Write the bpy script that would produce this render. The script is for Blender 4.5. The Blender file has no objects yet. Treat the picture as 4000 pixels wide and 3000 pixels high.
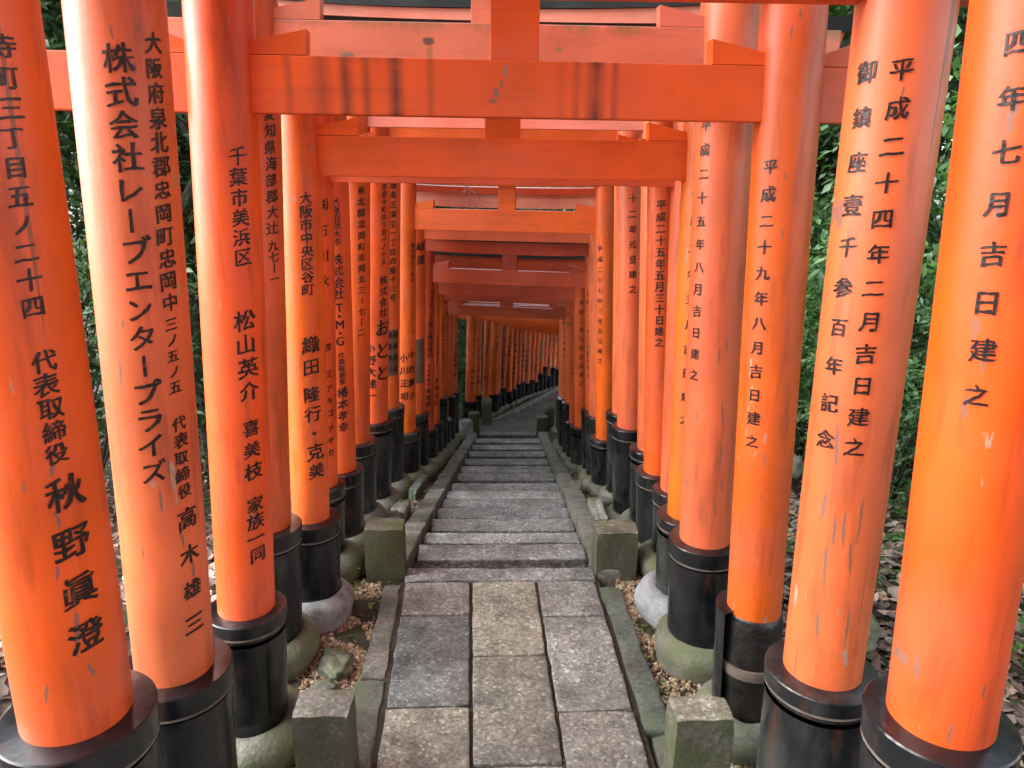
import bpy, bmesh, math, random
import numpy as np
from mathutils import Vector, Matrix, noise
random.seed(7); np.random.seed(7)
R = math.radians
scene = bpy.context.scene
col = scene.collection

# ------------------------------------------------------------------ camera, world, sun, exposure
cam_d = bpy.data.cameras.new("camera"); cam = bpy.data.objects.new("camera", cam_d); col.objects.link(cam)
scene.camera = cam
cam_d.sensor_fit = 'HORIZONTAL'; cam_d.sensor_width = 36.0; cam_d.lens = 36.0 * 3003.0 / 4000.0
cam_d.clip_start = 0.02; cam_d.clip_end = 400.0
PITCH, YAW, ROLL = R(16.2), R(3.2), 0.015
cam.matrix_world = (Matrix.Translation((0, 0, 1.7)) @ Matrix.Rotation(-YAW, 4, 'Z') @
                    Matrix.Rotation(math.pi / 2 - PITCH, 4, 'X') @ Matrix.Rotation(ROLL, 4, 'Z'))

SUN_EL, SUN_AZ = R(37), R(-88)          # azimuth from +Y (the way the path runs) towards +X (right)
world = bpy.data.worlds.new("World"); scene.world = world; world.use_nodes = True
nt = world.node_tree; nt.nodes.clear()
wo = nt.nodes.new('ShaderNodeOutputWorld'); bg = nt.nodes.new('ShaderNodeBackground')
sky = nt.nodes.new('ShaderNodeTexSky'); sky.sky_type = 'NISHITA'; sky.sun_disc = False
sky.sun_elevation = SUN_EL; sky.sun_rotation = SUN_AZ
sky.air_density = 1.0; sky.dust_density = 1.8; sky.ozone_density = 1.0
hs = nt.nodes.new('ShaderNodeHueSaturation'); hs.inputs['Saturation'].default_value = 0.42
nt.links.new(sky.outputs[0], hs.inputs['Color']); nt.links.new(hs.outputs[0], bg.inputs['Color'])
bg.inputs['Strength'].default_value = 0.15
nt.links.new(bg.outputs[0], wo.inputs['Surface'])

sun_d = bpy.data.lights.new("sun", 'SUN'); sun = bpy.data.objects.new("sun", sun_d); col.objects.link(sun)
sun_d.energy = 1.4; sun_d.angle = R(75); sun_d.color = (1.0, 0.985, 0.975)
sd = Vector((math.sin(SUN_AZ) * math.cos(SUN_EL), math.cos(SUN_AZ) * math.cos(SUN_EL), math.sin(SUN_EL)))
sun.rotation_euler = sd.to_track_quat('Z', 'Y').to_euler(); sun.location = (0, 0, 12)

scene.view_settings.view_transform = 'Standard'; scene.view_settings.look = 'None'
scene.view_settings.exposure = 2.35; scene.view_settings.gamma = 1.0
scene.view_settings.use_curve_mapping = False
scene.cycles.max_bounces = 8; scene.cycles.diffuse_bounces = 5

# ------------------------------------------------------------------ tables (metres; x right, y along the path, z up)
# id, left post: x, y, radius, lean, collar height; right post: the same; ground height
TORII = [
(1, -0.658, 1.12, 0.085, 0.008, 0.802, 0.79, 1.05, 0.083, -0.049, 0.809, 0.0),
(2, -0.699, 1.6, 0.088, 0.03, 0.541, 0.83, 1.52, 0.088, -0.018, 0.556, 0.0),
(3, -0.65, 2.0, 0.08, 0.04, 0.445, 0.853, 2.0, 0.079, -0.044, 0.42, 0.0),
(4, -0.692, 2.42, 0.078, 0.043, 0.497, 0.812, 2.38, 0.086, -0.039, 0.446, 0.0),
(5, -0.607, 2.7, 0.07, 0.03, 0.388, 0.833, 2.68, 0.072, -0.032, 0.393, 0.0),
(6, -0.629, 3.02, 0.07, 0.036, 0.385, 0.881, 2.98, 0.074, -0.035, 0.367, -0.0),
(7, -0.608, 3.36, 0.075, 0.018, 0.314, 0.859, 3.22, 0.071, -0.049, 0.349, -0.079),
(8, -0.616, 3.9, 0.077, 0.039, 0.252, 0.951, 3.75, 0.076, -0.046, 0.257, -0.226),
(9, -0.567, 4.3, 0.081, 0.043, 0.231, 0.898, 4.05, 0.075, -0.055, 0.273, -0.322),
(10, -0.57, 5.0, 0.086, 0.033, 0.092, 1.008, 4.77, 0.079, -0.04, 0.118, -0.516),
(11, -0.485, 5.45, 0.074, 0.024, -0.244, 0.975, 5.2, 0.07, -0.049, -0.219, -0.637),
(12, -0.432, 5.83, 0.071, 0.02, -0.229, 0.983, 5.6, 0.069, -0.043, -0.182, -0.744),
(13, -0.386, 6.3, 0.071, 0.017, -0.536, 1.013, 6.0, 0.068, -0.044, -0.267, -0.863),
(14, -0.357, 6.72, 0.07, 0.015, -0.623, 0.985, 6.42, 0.063, -0.04, -0.56, -0.978),
(15, -0.314, 7.15, 0.064, 0.02, -0.509, 0.991, 6.9, 0.054, -0.03, -0.69, -1.103),
(16, -0.3, 7.6, 0.066, 0.02, -0.888, 0.999, 7.3, 0.054, -0.03, -0.614, -1.219),
(17, -0.263, 8.1, 0.064, 0.02, -0.788, 1.032, 7.9, 0.052, -0.03, -0.761, -1.37),
(18, -0.231, 8.8, 0.067, 0.02, -0.956, 1.083, 8.5, 0.05, -0.03, -0.923, -1.548),
(101, -0.007, 10.95, 0.076, 0.02, -1.743, 1.353, 10.65, 0.076, -0.02, -1.643, -2.15),
(102, 0.09, 11.63, 0.062, 0.02, -1.858, 1.45, 11.33, 0.062, -0.02, -1.758, -2.317),
(103, 0.252, 12.31, 0.058, 0.02, -2.131, 1.612, 12.01, 0.058, -0.02, -2.031, -2.483),
(104, 0.4, 12.99, 0.07, 0.02, -2.257, 1.76, 12.69, 0.07, -0.02, -2.157, -2.65),
(105, 0.489, 13.67, 0.055, 0.02, -2.446, 1.849, 13.37, 0.055, -0.02, -2.346, -2.816),
(106, 0.612, 14.35, 0.055, 0.02, -2.549, 1.972, 14.05, 0.055, -0.02, -2.449, -2.983),
(107, 0.765, 15.03, 0.066, 0.02, -2.819, 2.125, 14.73, 0.066, -0.02, -2.719, -3.15),
(108, 0.912, 15.71, 0.055, 0.02, -2.972, 2.272, 15.41, 0.055, -0.02, -2.872, -3.316),
(109, 1.048, 16.39, 0.055, 0.02, -3.057, 2.408, 16.09, 0.055, -0.02, -2.957, -3.483),
(110, 1.173, 17.07, 0.055, 0.02, -3.209, 2.533, 16.77, 0.055, -0.02, -3.109, -3.649),
(111, 1.341, 17.75, 0.067, 0.02, -3.428, 2.701, 17.45, 0.067, -0.02, -3.328, -3.816),
(112, 1.514, 18.43, 0.055, 0.02, -3.552, 2.874, 18.13, 0.055, -0.02, -3.452, -3.983),
(113, 1.679, 19.11, 0.055, 0.02, -3.796, 3.039, 18.81, 0.055, -0.02, -3.696, -4.149),
(114, 1.862, 19.79, 0.068, 0.02, -3.747, 3.222, 19.49, 0.068, -0.02, -3.647, -4.316),
(115, 2.04, 20.47, 0.055, 0.02, -3.748, 3.4, 20.17, 0.055, -0.02, -3.648, -4.482),
(116, 2.213, 21.15, 0.056, 0.02, -4.19, 3.573, 20.85, 0.056, -0.02, -4.09, -4.649),
(117, 2.415, 21.83, 0.055, 0.02, -4.138, 3.775, 21.53, 0.055, -0.02, -4.038, -4.816),
(118, 2.624, 22.51, 0.055, 0.02, -4.364, 3.984, 22.21, 0.055, -0.02, -4.264, -4.982),
]
# post, text, angle and height of the first and last character, character size
INS = [
('L1', '寺町三丁目五ノ二十四', -37.3, 1.828, -45.0, 1.501, 0.0286),
('L1', '代表取締役', -42.7, 1.424, -43.5, 1.288, 0.0303),
('L1', '秋野眞澄', -41.6, 1.226, -41.2, 0.987, 0.053),
('L2', '株式会社レーブエンタープライズ', -69.5, 1.866, -73.4, 1.07, 0.0494),
('L2', '大阪府泉北郡忠岡町忠岡中', -27.7, 1.898, -33.8, 1.419, 0.0362),
('L2', '三ノ五ノ五', -34.6, 1.375, -36.2, 1.244, 0.026),
('L2', '代表取締役', -34.3, 1.164, -34.7, 1.012, 0.0314),
('L2', '高木雄三', -34.2, 0.947, -34.4, 0.689, 0.0453),
('L3', '千葉市美浜区', -54.8, 1.701, -53.4, 1.463, 0.0409),
('L3', '松山英介', -54.9, 1.304, -50.5, 1.118, 0.0497),
('L3', '喜美枝', -50.4, 1.016, -49.3, 0.895, 0.0461),
('L3', '家族一同', -49.8, 0.797, -48.3, 0.647, 0.0462),
('L4', '愛知県海部郡大辻', -41.0, 1.82, -41.7, 1.497, 0.0375),
('L4', '九七ー一', -41.7, 1.445, -40.6, 1.344, 0.0341),
('L5', '大阪市中央区谷町', -66.5, 1.572, -68.2, 1.269, 0.0395),
('L5', '織田', -64.3, 1.075, -64.2, 0.996, 0.0608),
('L5', '隆行・克美', -65.2, 0.895, -57.9, 0.602, 0.0589),
('L6', '理王', -47.6, 0.987, -43.9, 0.878, 0.0323),
('L6', 'アキコ', -43.9, 0.817, -42.7, 0.714, 0.0308),
('L6', 'アヤカ', -42.7, 0.645, -42.3, 0.545, 0.0312),
('L6', '㈱万川永', -57.7, 1.532, -59.7, 1.248, 0.0443),
('L7', '大阪府茨木市', -66.3, 1.528, -66.6, 1.363, 0.0319),
('L7', '株式会社', -66.8, 1.289, -66.5, 1.143, 0.0456),
('L7', 'T・M・G', -65.6, 1.083, -65.2, 0.936, 0.0486),
('L7', '代表取締役', -64.3, 0.873, -63.1, 0.755, 0.027),
('L7', '椿本孝幸', -63.8, 0.704, -63.2, 0.542, 0.0456),
('L8', '泉北郡忠岡町忠岡北三ー七ー二', -57.6, 1.555, -56.1, 0.857, 0.0378),
('L9', '市府中町四丁目一ノ十五', -48.2, 1.559, -49.9, 1.162, 0.0303),
('L9', '株式会社', -49.0, 1.061, -47.3, 0.88, 0.0466),
('L9', 'おとと', -48.8, 0.796, -46.4, 0.534, 0.0951),
('L9', '小野大建一', -99.6, 0.681, -92.2, 0.405, 0.052),
('L10', '城東区蒲生一丁目四番十三号', -58.1, 1.544, -59.0, 0.846, 0.0435),
('L11', '堺市南区三原台一ー二ー二ー三一三', -43.9, 1.128, -45.7, 0.524, 0.0342),
('L11', '中西壽子', -50.8, 0.348, -48.4, 0.039, 0.0556),
('L11', '小川正昭', -96.8, 0.333, -94.0, 0.045, 0.0555),
('L12', '岐部', -58.1, 1.081, -56.4, 0.984, 0.0645),
('L13', 'アイランド建工株式会社', -50.7, 0.657, -62.3, 0.135, 0.0422),
('L13', '代表取締役', -67.3, 0.044, -69.1, -0.117, 0.0257),
('L13', '藤堂清', -69.1, -0.174, -73.5, -0.288, 0.0411),
('L14', '二丁目二番十四号', -43.6, 0.191, -44.9, -0.046, 0.0273),
('L14', '高尾准示', -49.9, -0.204, -51.3, -0.417, 0.0393),
('L15', '大阪府泉大津市二田町二ノ一三', 1.6, 0.261, 1.6, -0.236, 0.0268),
('L16', '中島二九七〇ノ五二', 1.3, 0.274, 1.3, -0.077, 0.0283),
('L18', '文四丁目二ノ一六', -31.6, 0.035, -36.6, -0.248, 0.0296),
('L18', '稲之内造園工業', -41.7, -0.357, -54.2, -0.736, 0.036),
('R1', '四年七月吉日建之', -138.6, 1.85, -133.9, 1.395, 0.0316),
('R2', '平成二十四年二月吉日建之', -114.6, 1.867, -113.9, 1.146, 0.0383),
('R2', '御鎮座壹千参百年記念', -153.7, 1.866, -152.0, 1.149, 0.0383),
('R3', '平成二十九年八月吉日建之', -135.7, 1.695, -138.8, 0.97, 0.0361),
('R4', '平成二十五年八月吉日建之', -148.2, 1.808, -150.1, 1.05, 0.0345),
('R5', '令和二年五月吉日建之', -120.8, 1.6, -126.2, 0.8, 0.0359),
('R7', '平成二十五年五月三十日建之', -114.8, 1.537, -114.4, 0.966, 0.0393),
('R9', '二十二年元旦建之', -95.7, 1.601, -93.2, 1.061, 0.0409),
('R11', '平成二十七年三月吉日建之', -131.1, 1.143, -132.6, 0.368, 0.0367),
('R13', '平成二十一年二月初午建之', -142.4, 0.698, -139.8, 0.041, 0.0245),
('R14', '令和二年五月吉日建之', -100.0, 0.56, -103.6, -0.146, 0.0393),
('R15', '平成二十四年二月吉日建之', -141.4, 0.323, -128.4, -0.25, 0.026),
('R17', '九月二十日建之', -132.9, 0.143, -126.0, -0.274, 0.0296),
('R16', '記念', -130.3, 0.289, -129.7, 0.194, 0.0346),
('F1', '株式会社', -48.5, -0.585, -53.7, -0.734, 0.0333),
('F1', 'サクラ', -57.4, -0.809, -62.0, -1.002, 0.0521),
('F1', '櫻井豊也', -72.0, -1.273, -78.5, -1.541, 0.0414),
('F2', '村上鉄工㈱', -59.3, -1.255, -68.9, -1.635, 0.0439),
('F3', '株式会社小林製作所', -83.5, -0.946, -96.3, -1.365, 0.0376),
('F3', '小林雄三', -101.9, -1.459, -109.2, -1.888, 0.0381),
('F4', '有限会社大谷石材', -56.6, -1.223, -65.6, -2.018, 0.0356),
('F6', '眞誠建設高井博', -44.6, -1.426, -76.0, -2.318, 0.0491),
('F7', 'ワイヤー工業㈱', -85.6, -1.606, -101.5, -2.043, 0.041),
('F7', '山本竜大', -107.3, -2.255, -115.6, -2.566, 0.0414),
('F8', '㈱華連川原富子', -77.5, -2.016, -96.7, -2.741, 0.0593),
('F10', '織橋實郁子', -78.9, -2.338, -91.7, -2.84, 0.0585),
('F11', '大久保安雄', -92.4, -2.632, -112.9, -3.111, 0.0549),
('F13', '堀内カオル', -119.4, -3.312, -133.7, -3.536, 0.0527),
('F16', '㈱リタイ高橋', -61.5, -2.958, -65.6, -3.956, 0.058),
]
TWIG = [[(-0.04, 5.62, 1.538), (-0.024, 5.62, 1.508), (-0.002, 5.62, 1.434), (0.052, 5.62, 1.367)], [(-0.021, 5.62, 1.538), (0.006, 5.62, 1.49), (0.037, 5.62, 1.476), (0.075, 5.62, 1.458), (0.152, 5.62, 1.447), (0.173, 5.62, 1.459)], [(-0.04, 5.62, 1.493), (-0.055, 5.62, 1.426), (-0.071, 5.62, 1.373), (-0.186, 5.62, 1.363)], [(-0.024, 5.62, 1.508), (-0.047, 5.62, 1.489), (-0.093, 5.62, 1.459), (-0.12, 5.62, 1.492)], [(0.037, 5.62, 1.476), (0.079, 5.62, 1.424), (0.168, 5.62, 1.399)], [(-0.009, 5.62, 1.434), (-0.013, 5.62, 1.393)]]

MARKS = {   # scrapes, drips and bare patches on the nearest posts: x, z, slant, half length
 'R2': [(0.691, 1.002, -0.001, 0.036), (0.713, 0.952, 0.003, 0.041), (0.706, 0.869, 0.003, 0.062), (0.729, 0.959, 0.003, 0.054), (0.758, 0.98, 0.001, 0.062), (0.75, 0.896, 0.004, 0.044), (0.766, 0.724, 0.001, 0.061), (0.696, 1.142, 0.005, 0.057), (0.708, 0.719, 0.002, 0.041), (0.718, 1.829, -0.002, 0.015), (0.661, 1.606, 0.001, 0.033)],
 'L1': [(-0.663, 1.264, -0.002, 0.014), (-0.666, 1.187, 0.0, 0.017), (-0.665, 0.997, -0.004, 0.047), (-0.675, 1.106, -0.001, 0.013), (-0.658, 0.923, 0.001, 0.016), (-0.714, 0.903, -0.004, 0.019), (-0.696, 1.246, -0.001, 0.012)],
 'L2': [(-0.713, 1.005, -0.001, 0.038), (-0.76, 0.885, 0.001, 0.014), (-0.687, 0.903, 0.001, 0.024), (-0.679, 0.822, -0.001, 0.023), (-0.693, 1.074, -0.001, 0.021), (-0.696, 1.911, 0.0, 0.014), (-0.658, 1.915, 0.0, 0.01), (-0.74, 1.382, -0.001, 0.015), (-0.758, 1.283, -0.003, 0.03), (-0.669, 1.851, -0.001, 0.012)],
 'R1': [(0.694, 0.841, 0.0, 0.02), (0.646, 0.939, 0.001, 0.026), (0.637, 0.931, 0.001, 0.014), (0.729, 0.921, 0.002, 0.021), (0.635, 1.373, 0.002, 0.021), (0.623, 1.776, 0.001, 0.013), (0.621, 1.76, 0.002, 0.025), (0.627, 1.647, 0.001, 0.015), (0.642, 1.445, 0.002, 0.019), (0.629, 1.49, 0.001, 0.014)],
 'R3': [(0.702, 0.921, 0.001, 0.026), (0.706, 0.81, 0.002, 0.019), (0.651, 2.001, 0.0, 0.018), (0.665, 2.035, 0.001, 0.014), (0.681, 1.535, 0.001, 0.019), (0.672, 1.671, 0.001, 0.014)],
 'R4': [(0.748, 0.925, 0.008, 0.055), (0.753, 0.797, 0.001, 0.038), (0.752, 0.605, 0.004, 0.036), (0.669, 0.811, 0.002, 0.013), (0.671, 0.911, -0.001, 0.019), (0.664, 0.676, 0.003, 0.019), (0.767, 0.686, 0.004, 0.035), (0.635, 1.797, 0.001, 0.014), (0.641, 1.737, -0.002, 0.025), (0.718, 1.122, 0.002, 0.035), (0.74, 1.159, 0.002, 0.029)],
}
def G(y):                                 # height of the path's ground along its run
    if y < 3.0: return 0.0
    if y < 10.3: return -.274 * (y - 3.0)
    return -2.0 - .245 * (min(y, 34) - 10.3)

# ------------------------------------------------------------------ materials
def mat(name):
    m = bpy.data.materials.new(name); m.use_nodes = True
    t = m.node_tree; b = t.nodes['Principled BSDF']
    return m, t, b
def N(t, typ, **kw):
    n = t.nodes.new(typ)
    for k, v in kw.items():
        if k.startswith('i_'): n.inputs[k[2:].replace('_', ' ')].default_value = v
        else: setattr(n, k, v)
    return n
def L(t, a, b): t.links.new(a, b)
def ramp(t, fac, stops, interp='LINEAR'):
    r = t.nodes.new('ShaderNodeValToRGB'); r.color_ramp.interpolation = interp
    e = r.color_ramp.elements
    while len(e) > 1: e.remove(e[-1])
    for i, (p, c) in enumerate(stops):
        el = e[0] if i == 0 else e.new(p)
        el.position = p
        if not hasattr(c, '__len__'): c = (c, c, c, 1)
        el.color = tuple(c) + ((1,) if len(c) == 3 else ())
    if fac is not None: L(t, fac, r.inputs[0])
    return r
def mix(t, mode, f, a, b):
    n = t.nodes.new('ShaderNodeMix'); n.data_type = 'RGBA'; n.blend_type = mode
    for s, v in ((n.inputs[0], f), (n.inputs[6], a), (n.inputs[7], b)):
        if hasattr(v, 'is_linked'): L(t, v, s)
        else: s.default_value = v if not hasattr(v, '__len__') else (tuple(v) + (1,) if len(v) == 3 else v)
    return n.outputs[2]
def coords(t, scale=(1, 1, 1), obj=True, rnd=True):
    tc = N(t, 'ShaderNodeTexCoord'); mp = N(t, 'ShaderNodeMapping'); mp.inputs['Scale'].default_value = scale
    if rnd:
        oi = N(t, 'ShaderNodeObjectInfo'); va = N(t, 'ShaderNodeVectorMath', operation='ADD')
        mu = N(t, 'ShaderNodeMath', operation='MULTIPLY'); mu.inputs[1].default_value = 37.0
        L(t, oi.outputs['Random'], mu.inputs[0]); L(t, tc.outputs['Object'], va.inputs[0]); L(t, mu.outputs[0], va.inputs[1])
        L(t, va.outputs[0], mp.inputs[0])
    else: L(t, tc.outputs['Object'], mp.inputs[0])
    return mp.outputs[0]
def noise_(t, vec, scale, detail=3, rough=.55, dist=0):
    n = N(t, 'ShaderNodeTexNoise'); n.inputs['Scale'].default_value = scale; n.inputs['Detail'].default_value = detail
    n.inputs['Roughness'].default_value = rough; n.inputs['Distortion'].default_value = dist
    L(t, vec, n.inputs['Vector']); return n.outputs['Fac']
def bump(t, b, h, s, d=.01):
    n = N(t, 'ShaderNodeBump'); n.inputs['Strength'].default_value = s; n.inputs['Distance'].default_value = d
    L(t, h, n.inputs['Height']); L(t, n.outputs[0], b.inputs['Normal'])

def paint(name, streaks=None, algae=False, knots=(), chips=True, marks=()):
    m, t, b = mat(name)
    oi = N(t, 'ShaderNodeObjectInfo')
    v = coords(t); vs = coords(t, (1, 1, .12) if chips else (.10, 1, 1))
    n1 = noise_(t, v, 3.0, 4)
    r1 = ramp(t, n1, [(.3, .74), (.72, 1.14)])
    c = mix(t, 'MULTIPLY', 1.0, oi.outputs['Color'], r1.outputs[0])
    nf = noise_(t, v, 1.7, 5, .6, .6)            # faded, chalky patches
    rf = ramp(t, nf, [(.48, 0), (.60, .38), (.75, .6)])
    c = mix(t, 'MIX', rf.outputs[0], c, (.74, .13, .058))
    nd = noise_(t, vs, 26, 4, .6)                # fine vertical grain and grime
    rd = ramp(t, nd, [(.30, .55), (.48, 1.0)])
    c = mix(t, 'MULTIPLY', .75 if chips else .4, c, rd.outputs[0])
    if chips:
        vc = coords(t, (1, 1, .2)); nc = noise_(t, vc, 46, 3, .5)
        rc = ramp(t, nc, [(.69, 0), (.71, 1)])
        nm = noise_(t, v, 2.3, 2); rm = ramp(t, nm, [(.50, 0), (.60, 1)])
        f = mix(t, 'MULTIPLY', 1.0, rc.outputs[0], rm.outputs[0])
        c = mix(t, 'MIX', f, c, (.42, .30, .22))
        vk = coords(t, (1, 1, .02)); nk = noise_(t, vk, 38, 2, .5)       # long drying cracks
        rk = ramp(t, nk, [(.715, 0), (.73, .75)])
        c = mix(t, 'MIX', rk.outputs[0], c, (.20, .075, .04))
    if streaks:
        tc = N(t, 'ShaderNodeTexCoord'); sx = N(t, 'ShaderNodeSeparateXYZ'); L(t, tc.outputs['Object'], sx.inputs[0])
        wn = noise_(t, tc.outputs['Object'], 9, 3)
        md = N(t, 'ShaderNodeMath', operation='MULTIPLY_ADD'); md.inputs[1].default_value = .012; L(t, wn, md.inputs[0]); L(t, sx.outputs[0], md.inputs[2])
        mr = N(t, 'ShaderNodeMapRange'); mr.inputs[1].default_value = -.7; mr.inputs[2].default_value = .75
        L(t, md.outputs[0], mr.inputs[0])
        stops = [(0, 0)]
        for x, w, a in streaks:
            p = (x + .7) / 1.45; q = w / 1.45
            stops += [(p - q, 0), (p, a), (p + q, 0)]
        rs = ramp(t, mr.outputs[0], stops)
        vz = coords(t, (.3, 1, 3.0), rnd=False); nz = noise_(t, vz, 5, 3); rz_ = ramp(t, nz, [(.30, .6), (.55, 1)])
        f = mix(t, 'MULTIPLY', 1.0, rs.outputs[0], rz_.outputs[0])
        c = mix(t, 'MIX', f, c, (.085, .016, .009))
    if knots:
        tc = N(t, 'ShaderNodeTexCoord'); wn = N(t, 'ShaderNodeTexNoise'); wn.inputs['Scale'].default_value = 40
        L(t, tc.outputs['Object'], wn.inputs['Vector'])
        for (x, z, w, h, colr) in knots:
            mp = N(t, 'ShaderNodeMapping', vector_type='TEXTURE'); mp.inputs['Location'].default_value = (x, 0, z); mp.inputs['Scale'].default_value = (w, 50, h)
            ad = N(t, 'ShaderNodeVectorMath', operation='MULTIPLY_ADD'); ad.inputs[1].default_value = (.012, .012, .012)
            L(t, wn.outputs['Color'], ad.inputs[0]); L(t, tc.outputs['Object'], ad.inputs[2]); L(t, ad.outputs[0], mp.inputs[0])
            ln = N(t, 'ShaderNodeVectorMath', operation='LENGTH'); L(t, mp.outputs[0], ln.inputs[0])
            rk = ramp(t, ln.outputs['Value'], [(.55, .85), (1.0, 0)])
            c = mix(t, 'MIX', rk.outputs[0], c, colr)
    if marks:
        tc = N(t, 'ShaderNodeTexCoord'); wn = N(t, 'ShaderNodeTexNoise'); wn.inputs['Scale'].default_value = 55; wn.inputs['Detail'].default_value = 3
        L(t, tc.outputs['Object'], wn.inputs['Vector']); vm = N(t, 'ShaderNodeVectorMath', operation='MULTIPLY_ADD'); vm.inputs[1].default_value = (.008, 0, .03); vm.inputs[2].default_value = (-.004, 0, -.015)
        L(t, wn.outputs['Color'], vm.inputs[0]); ad = N(t, 'ShaderNodeVectorMath', operation='ADD'); L(t, vm.outputs[0], ad.inputs[0]); L(t, tc.outputs['Object'], ad.inputs[1])
        acc = None
        for (mx_, mz, sl, hl) in marks:
            mp = N(t, 'ShaderNodeMapping', vector_type='TEXTURE'); mp.inputs['Location'].default_value = (mx_, 0, mz); mp.inputs['Scale'].default_value = (.0026 if hl < .03 else .0034, 50, hl)
            mp.inputs['Rotation'].default_value = (0, math.atan2(-sl, hl), 0)
            L(t, ad.outputs[0], mp.inputs[0]); ln = N(t, 'ShaderNodeVectorMath', operation='LENGTH'); L(t, mp.outputs[0], ln.inputs[0])
            if acc is None: acc = ln.outputs['Value']
            else:
                mn = N(t, 'ShaderNodeMath', operation='MINIMUM'); L(t, acc, mn.inputs[0]); L(t, ln.outputs['Value'], mn.inputs[1]); acc = mn.outputs[0]
        rk = ramp(t, acc, [(.70, .8), (1.0, 0)])
        c = mix(t, 'MIX', rk.outputs[0], c, (.17, .125, .10))
    if algae:
        tc = N(t, 'ShaderNodeTexCoord'); sx = N(t, 'ShaderNodeSeparateXYZ'); L(t, tc.outputs['Object'], sx.inputs[0])
        mr = N(t, 'ShaderNodeMapRange'); mr.inputs[1].default_value = algae - .11; mr.inputs[2].default_value = algae
        L(t, sx.outputs[2], mr.inputs[0])
        na = noise_(t, coords(t, (1, 1, .5), rnd=False), 9, 4, .6); f0 = N(t, 'ShaderNodeMath', operation='MULTIPLY'); L(t, na, f0.inputs[0]); L(t, mr.outputs[0], f0.inputs[1])
        ra = ramp(t, f0.outputs[0], [(.38, 0), (.60, .75)])
        c = mix(t, 'MIX', ra.outputs[0], c, (.16, .15, .05))
    L(t, c, b.inputs['Base Color'])
    nr = noise_(t, v, 7, 3); rr = ramp(t, nr, [(.3, .36), (.7, .52)])
    L(t, rr.outputs[0], b.inputs['Roughness'])
    b.inputs['Specular IOR Level'].default_value = .62
    b.inputs['Coat Weight'].default_value = .28; b.inputs['Coat Roughness'].default_value = .38; b.inputs['Coat IOR'].default_value = 1.6
    b.inputs['Sheen Weight'].default_value = .0; b.inputs['Sheen Roughness'].default_value = .35; b.inputs['Sheen Tint'].default_value = (1, .93, .92, 1)
    hb = mix(t, 'ADD', 1.0, nd, noise_(t, v, 60, 2))
    bump(t, b, hb, .14, .004)
    return m

M = {}
M['paint'] = paint('vermilion_paint')
for _k, _m in MARKS.items(): M['paint_' + _k] = paint('vermilion_paint_worn', marks=_m)
M['paint_beam'] = paint('vermilion_paint_beam', chips=False)
M['paint_drip'] = paint('vermilion_paint_drips', chips=False,
    streaks=[(-.425, .014, .50), (-.345, .034, .55), (-.292, .024, .85), (-.243, .014, .7), (-.173, .026, 1.0), (-.09, .014, .5), (.225, .02, .25), (.262, .016, .55), (.308, .036, 1.0), (.352, .016, .7)],
    knots=[(.090, 1.912, .008, .017, (.20, .16, .13)), (.080, 1.885, .005, .016, (.22, .10, .06)), (.068, 1.862, .009, .013, (.15, .12, .10)), (.058, 1.842, .012, .008, (.20, .09, .05))])
M['paint_algae'] = paint('vermilion_paint_algae', chips=False, algae=2.075,
    knots=[(-.112, 2.028, .020, .014, (.05, .055, .05)), (-.342, 1.985, .024, .012, (.16, .17, .13)), (.258, 2.015, .012, .009, (.30, .20, .10)), (-.110, 1.99, .010, .035, (.42, .18, .05))])

def black_metal():
    m, t, b = mat('black_sleeve'); v = coords(t)
    n = noise_(t, v, 8, 4); r = ramp(t, n, [(.3, (.004, .0045, .006)), (.7, (.012, .013, .016))])
    n2 = noise_(t, coords(t, (1, 1, .25)), 11, 5, .65); r2 = ramp(t, n2, [(.55, 0), (.68, .7)])
    c = mix(t, 'MIX', r2.outputs[0], r.outputs[0], (.070, .030, .018))
    n3 = noise_(t, coords(t, (1, 1, .4)), 5, 5, .6); r3 = ramp(t, n3, [(.50, 0), (.66, .75)])
    c = mix(t, 'MIX', r3.outputs[0], c, (.050, .056, .050))
    L(t, c, b.inputs['Base Color'])
    rr = ramp(t, n, [(.3, .12), (.75, .36)]); L(t, rr.outputs[0], b.inputs['Roughness'])
    b.inputs['Specular IOR Level'].default_value = .55
    bump(t, b, noise_(t, v, 14, 3), .25, .006)
    return m
M['black'] = black_metal()
def simple(name, c1, c2, scale, rough=.6, bs=.3, bd=.006, spec=.5, det=4):
    m, t, b = mat(name); v = coords(t)
    n = noise_(t, v, scale, det); r = ramp(t, n, [(.3, c1), (.7, c2)]); L(t, r.outputs[0], b.inputs['Base Color'])
    b.inputs['Roughness'].default_value = rough; b.inputs['Specular IOR Level'].default_value = spec
    bump(t, b, n, bs, bd); return m
M['charred'] = simple('charred_wood', (.004, .0035, .003), (.020, .017, .015), 18, .38, .8, .01)
M['strap'] = simple('rusty_strap', (.06, .04, .03), (.17, .13, .11), 14, .7)
M['seam'] = simple('weathered_seam', (.06, .045, .035), (.22, .19, .16), 25, .6)
def ink():
    m, t, b = mat('black_lettering'); v = coords(t)
    n = noise_(t, v, 70, 3); rr_ = ramp(t, n, [(.35, (.005, .005, .006)), (.62, (.022, .016, .015)), (.70, (.10, .035, .02)), (.78, (.28, .07, .03))])
    L(t, rr_.outputs[0], b.inputs['Base Color']); b.inputs['Roughness'].default_value = .38; bump(t, b, n, .5, .004); return m
M['ink'] = ink()
M['plaque'] = simple('brown_notice', (.10, .055, .035), (.17, .10, .06), 12, .5, .1)
M['plaque_y'] = simple('yellow_notice', (.30, .20, .08), (.42, .28, .12), 12, .5, .1)
M['bark'] = simple('bark', (.020, .015, .010), (.075, .058, .042), 16, .9, .8, .02)
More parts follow.
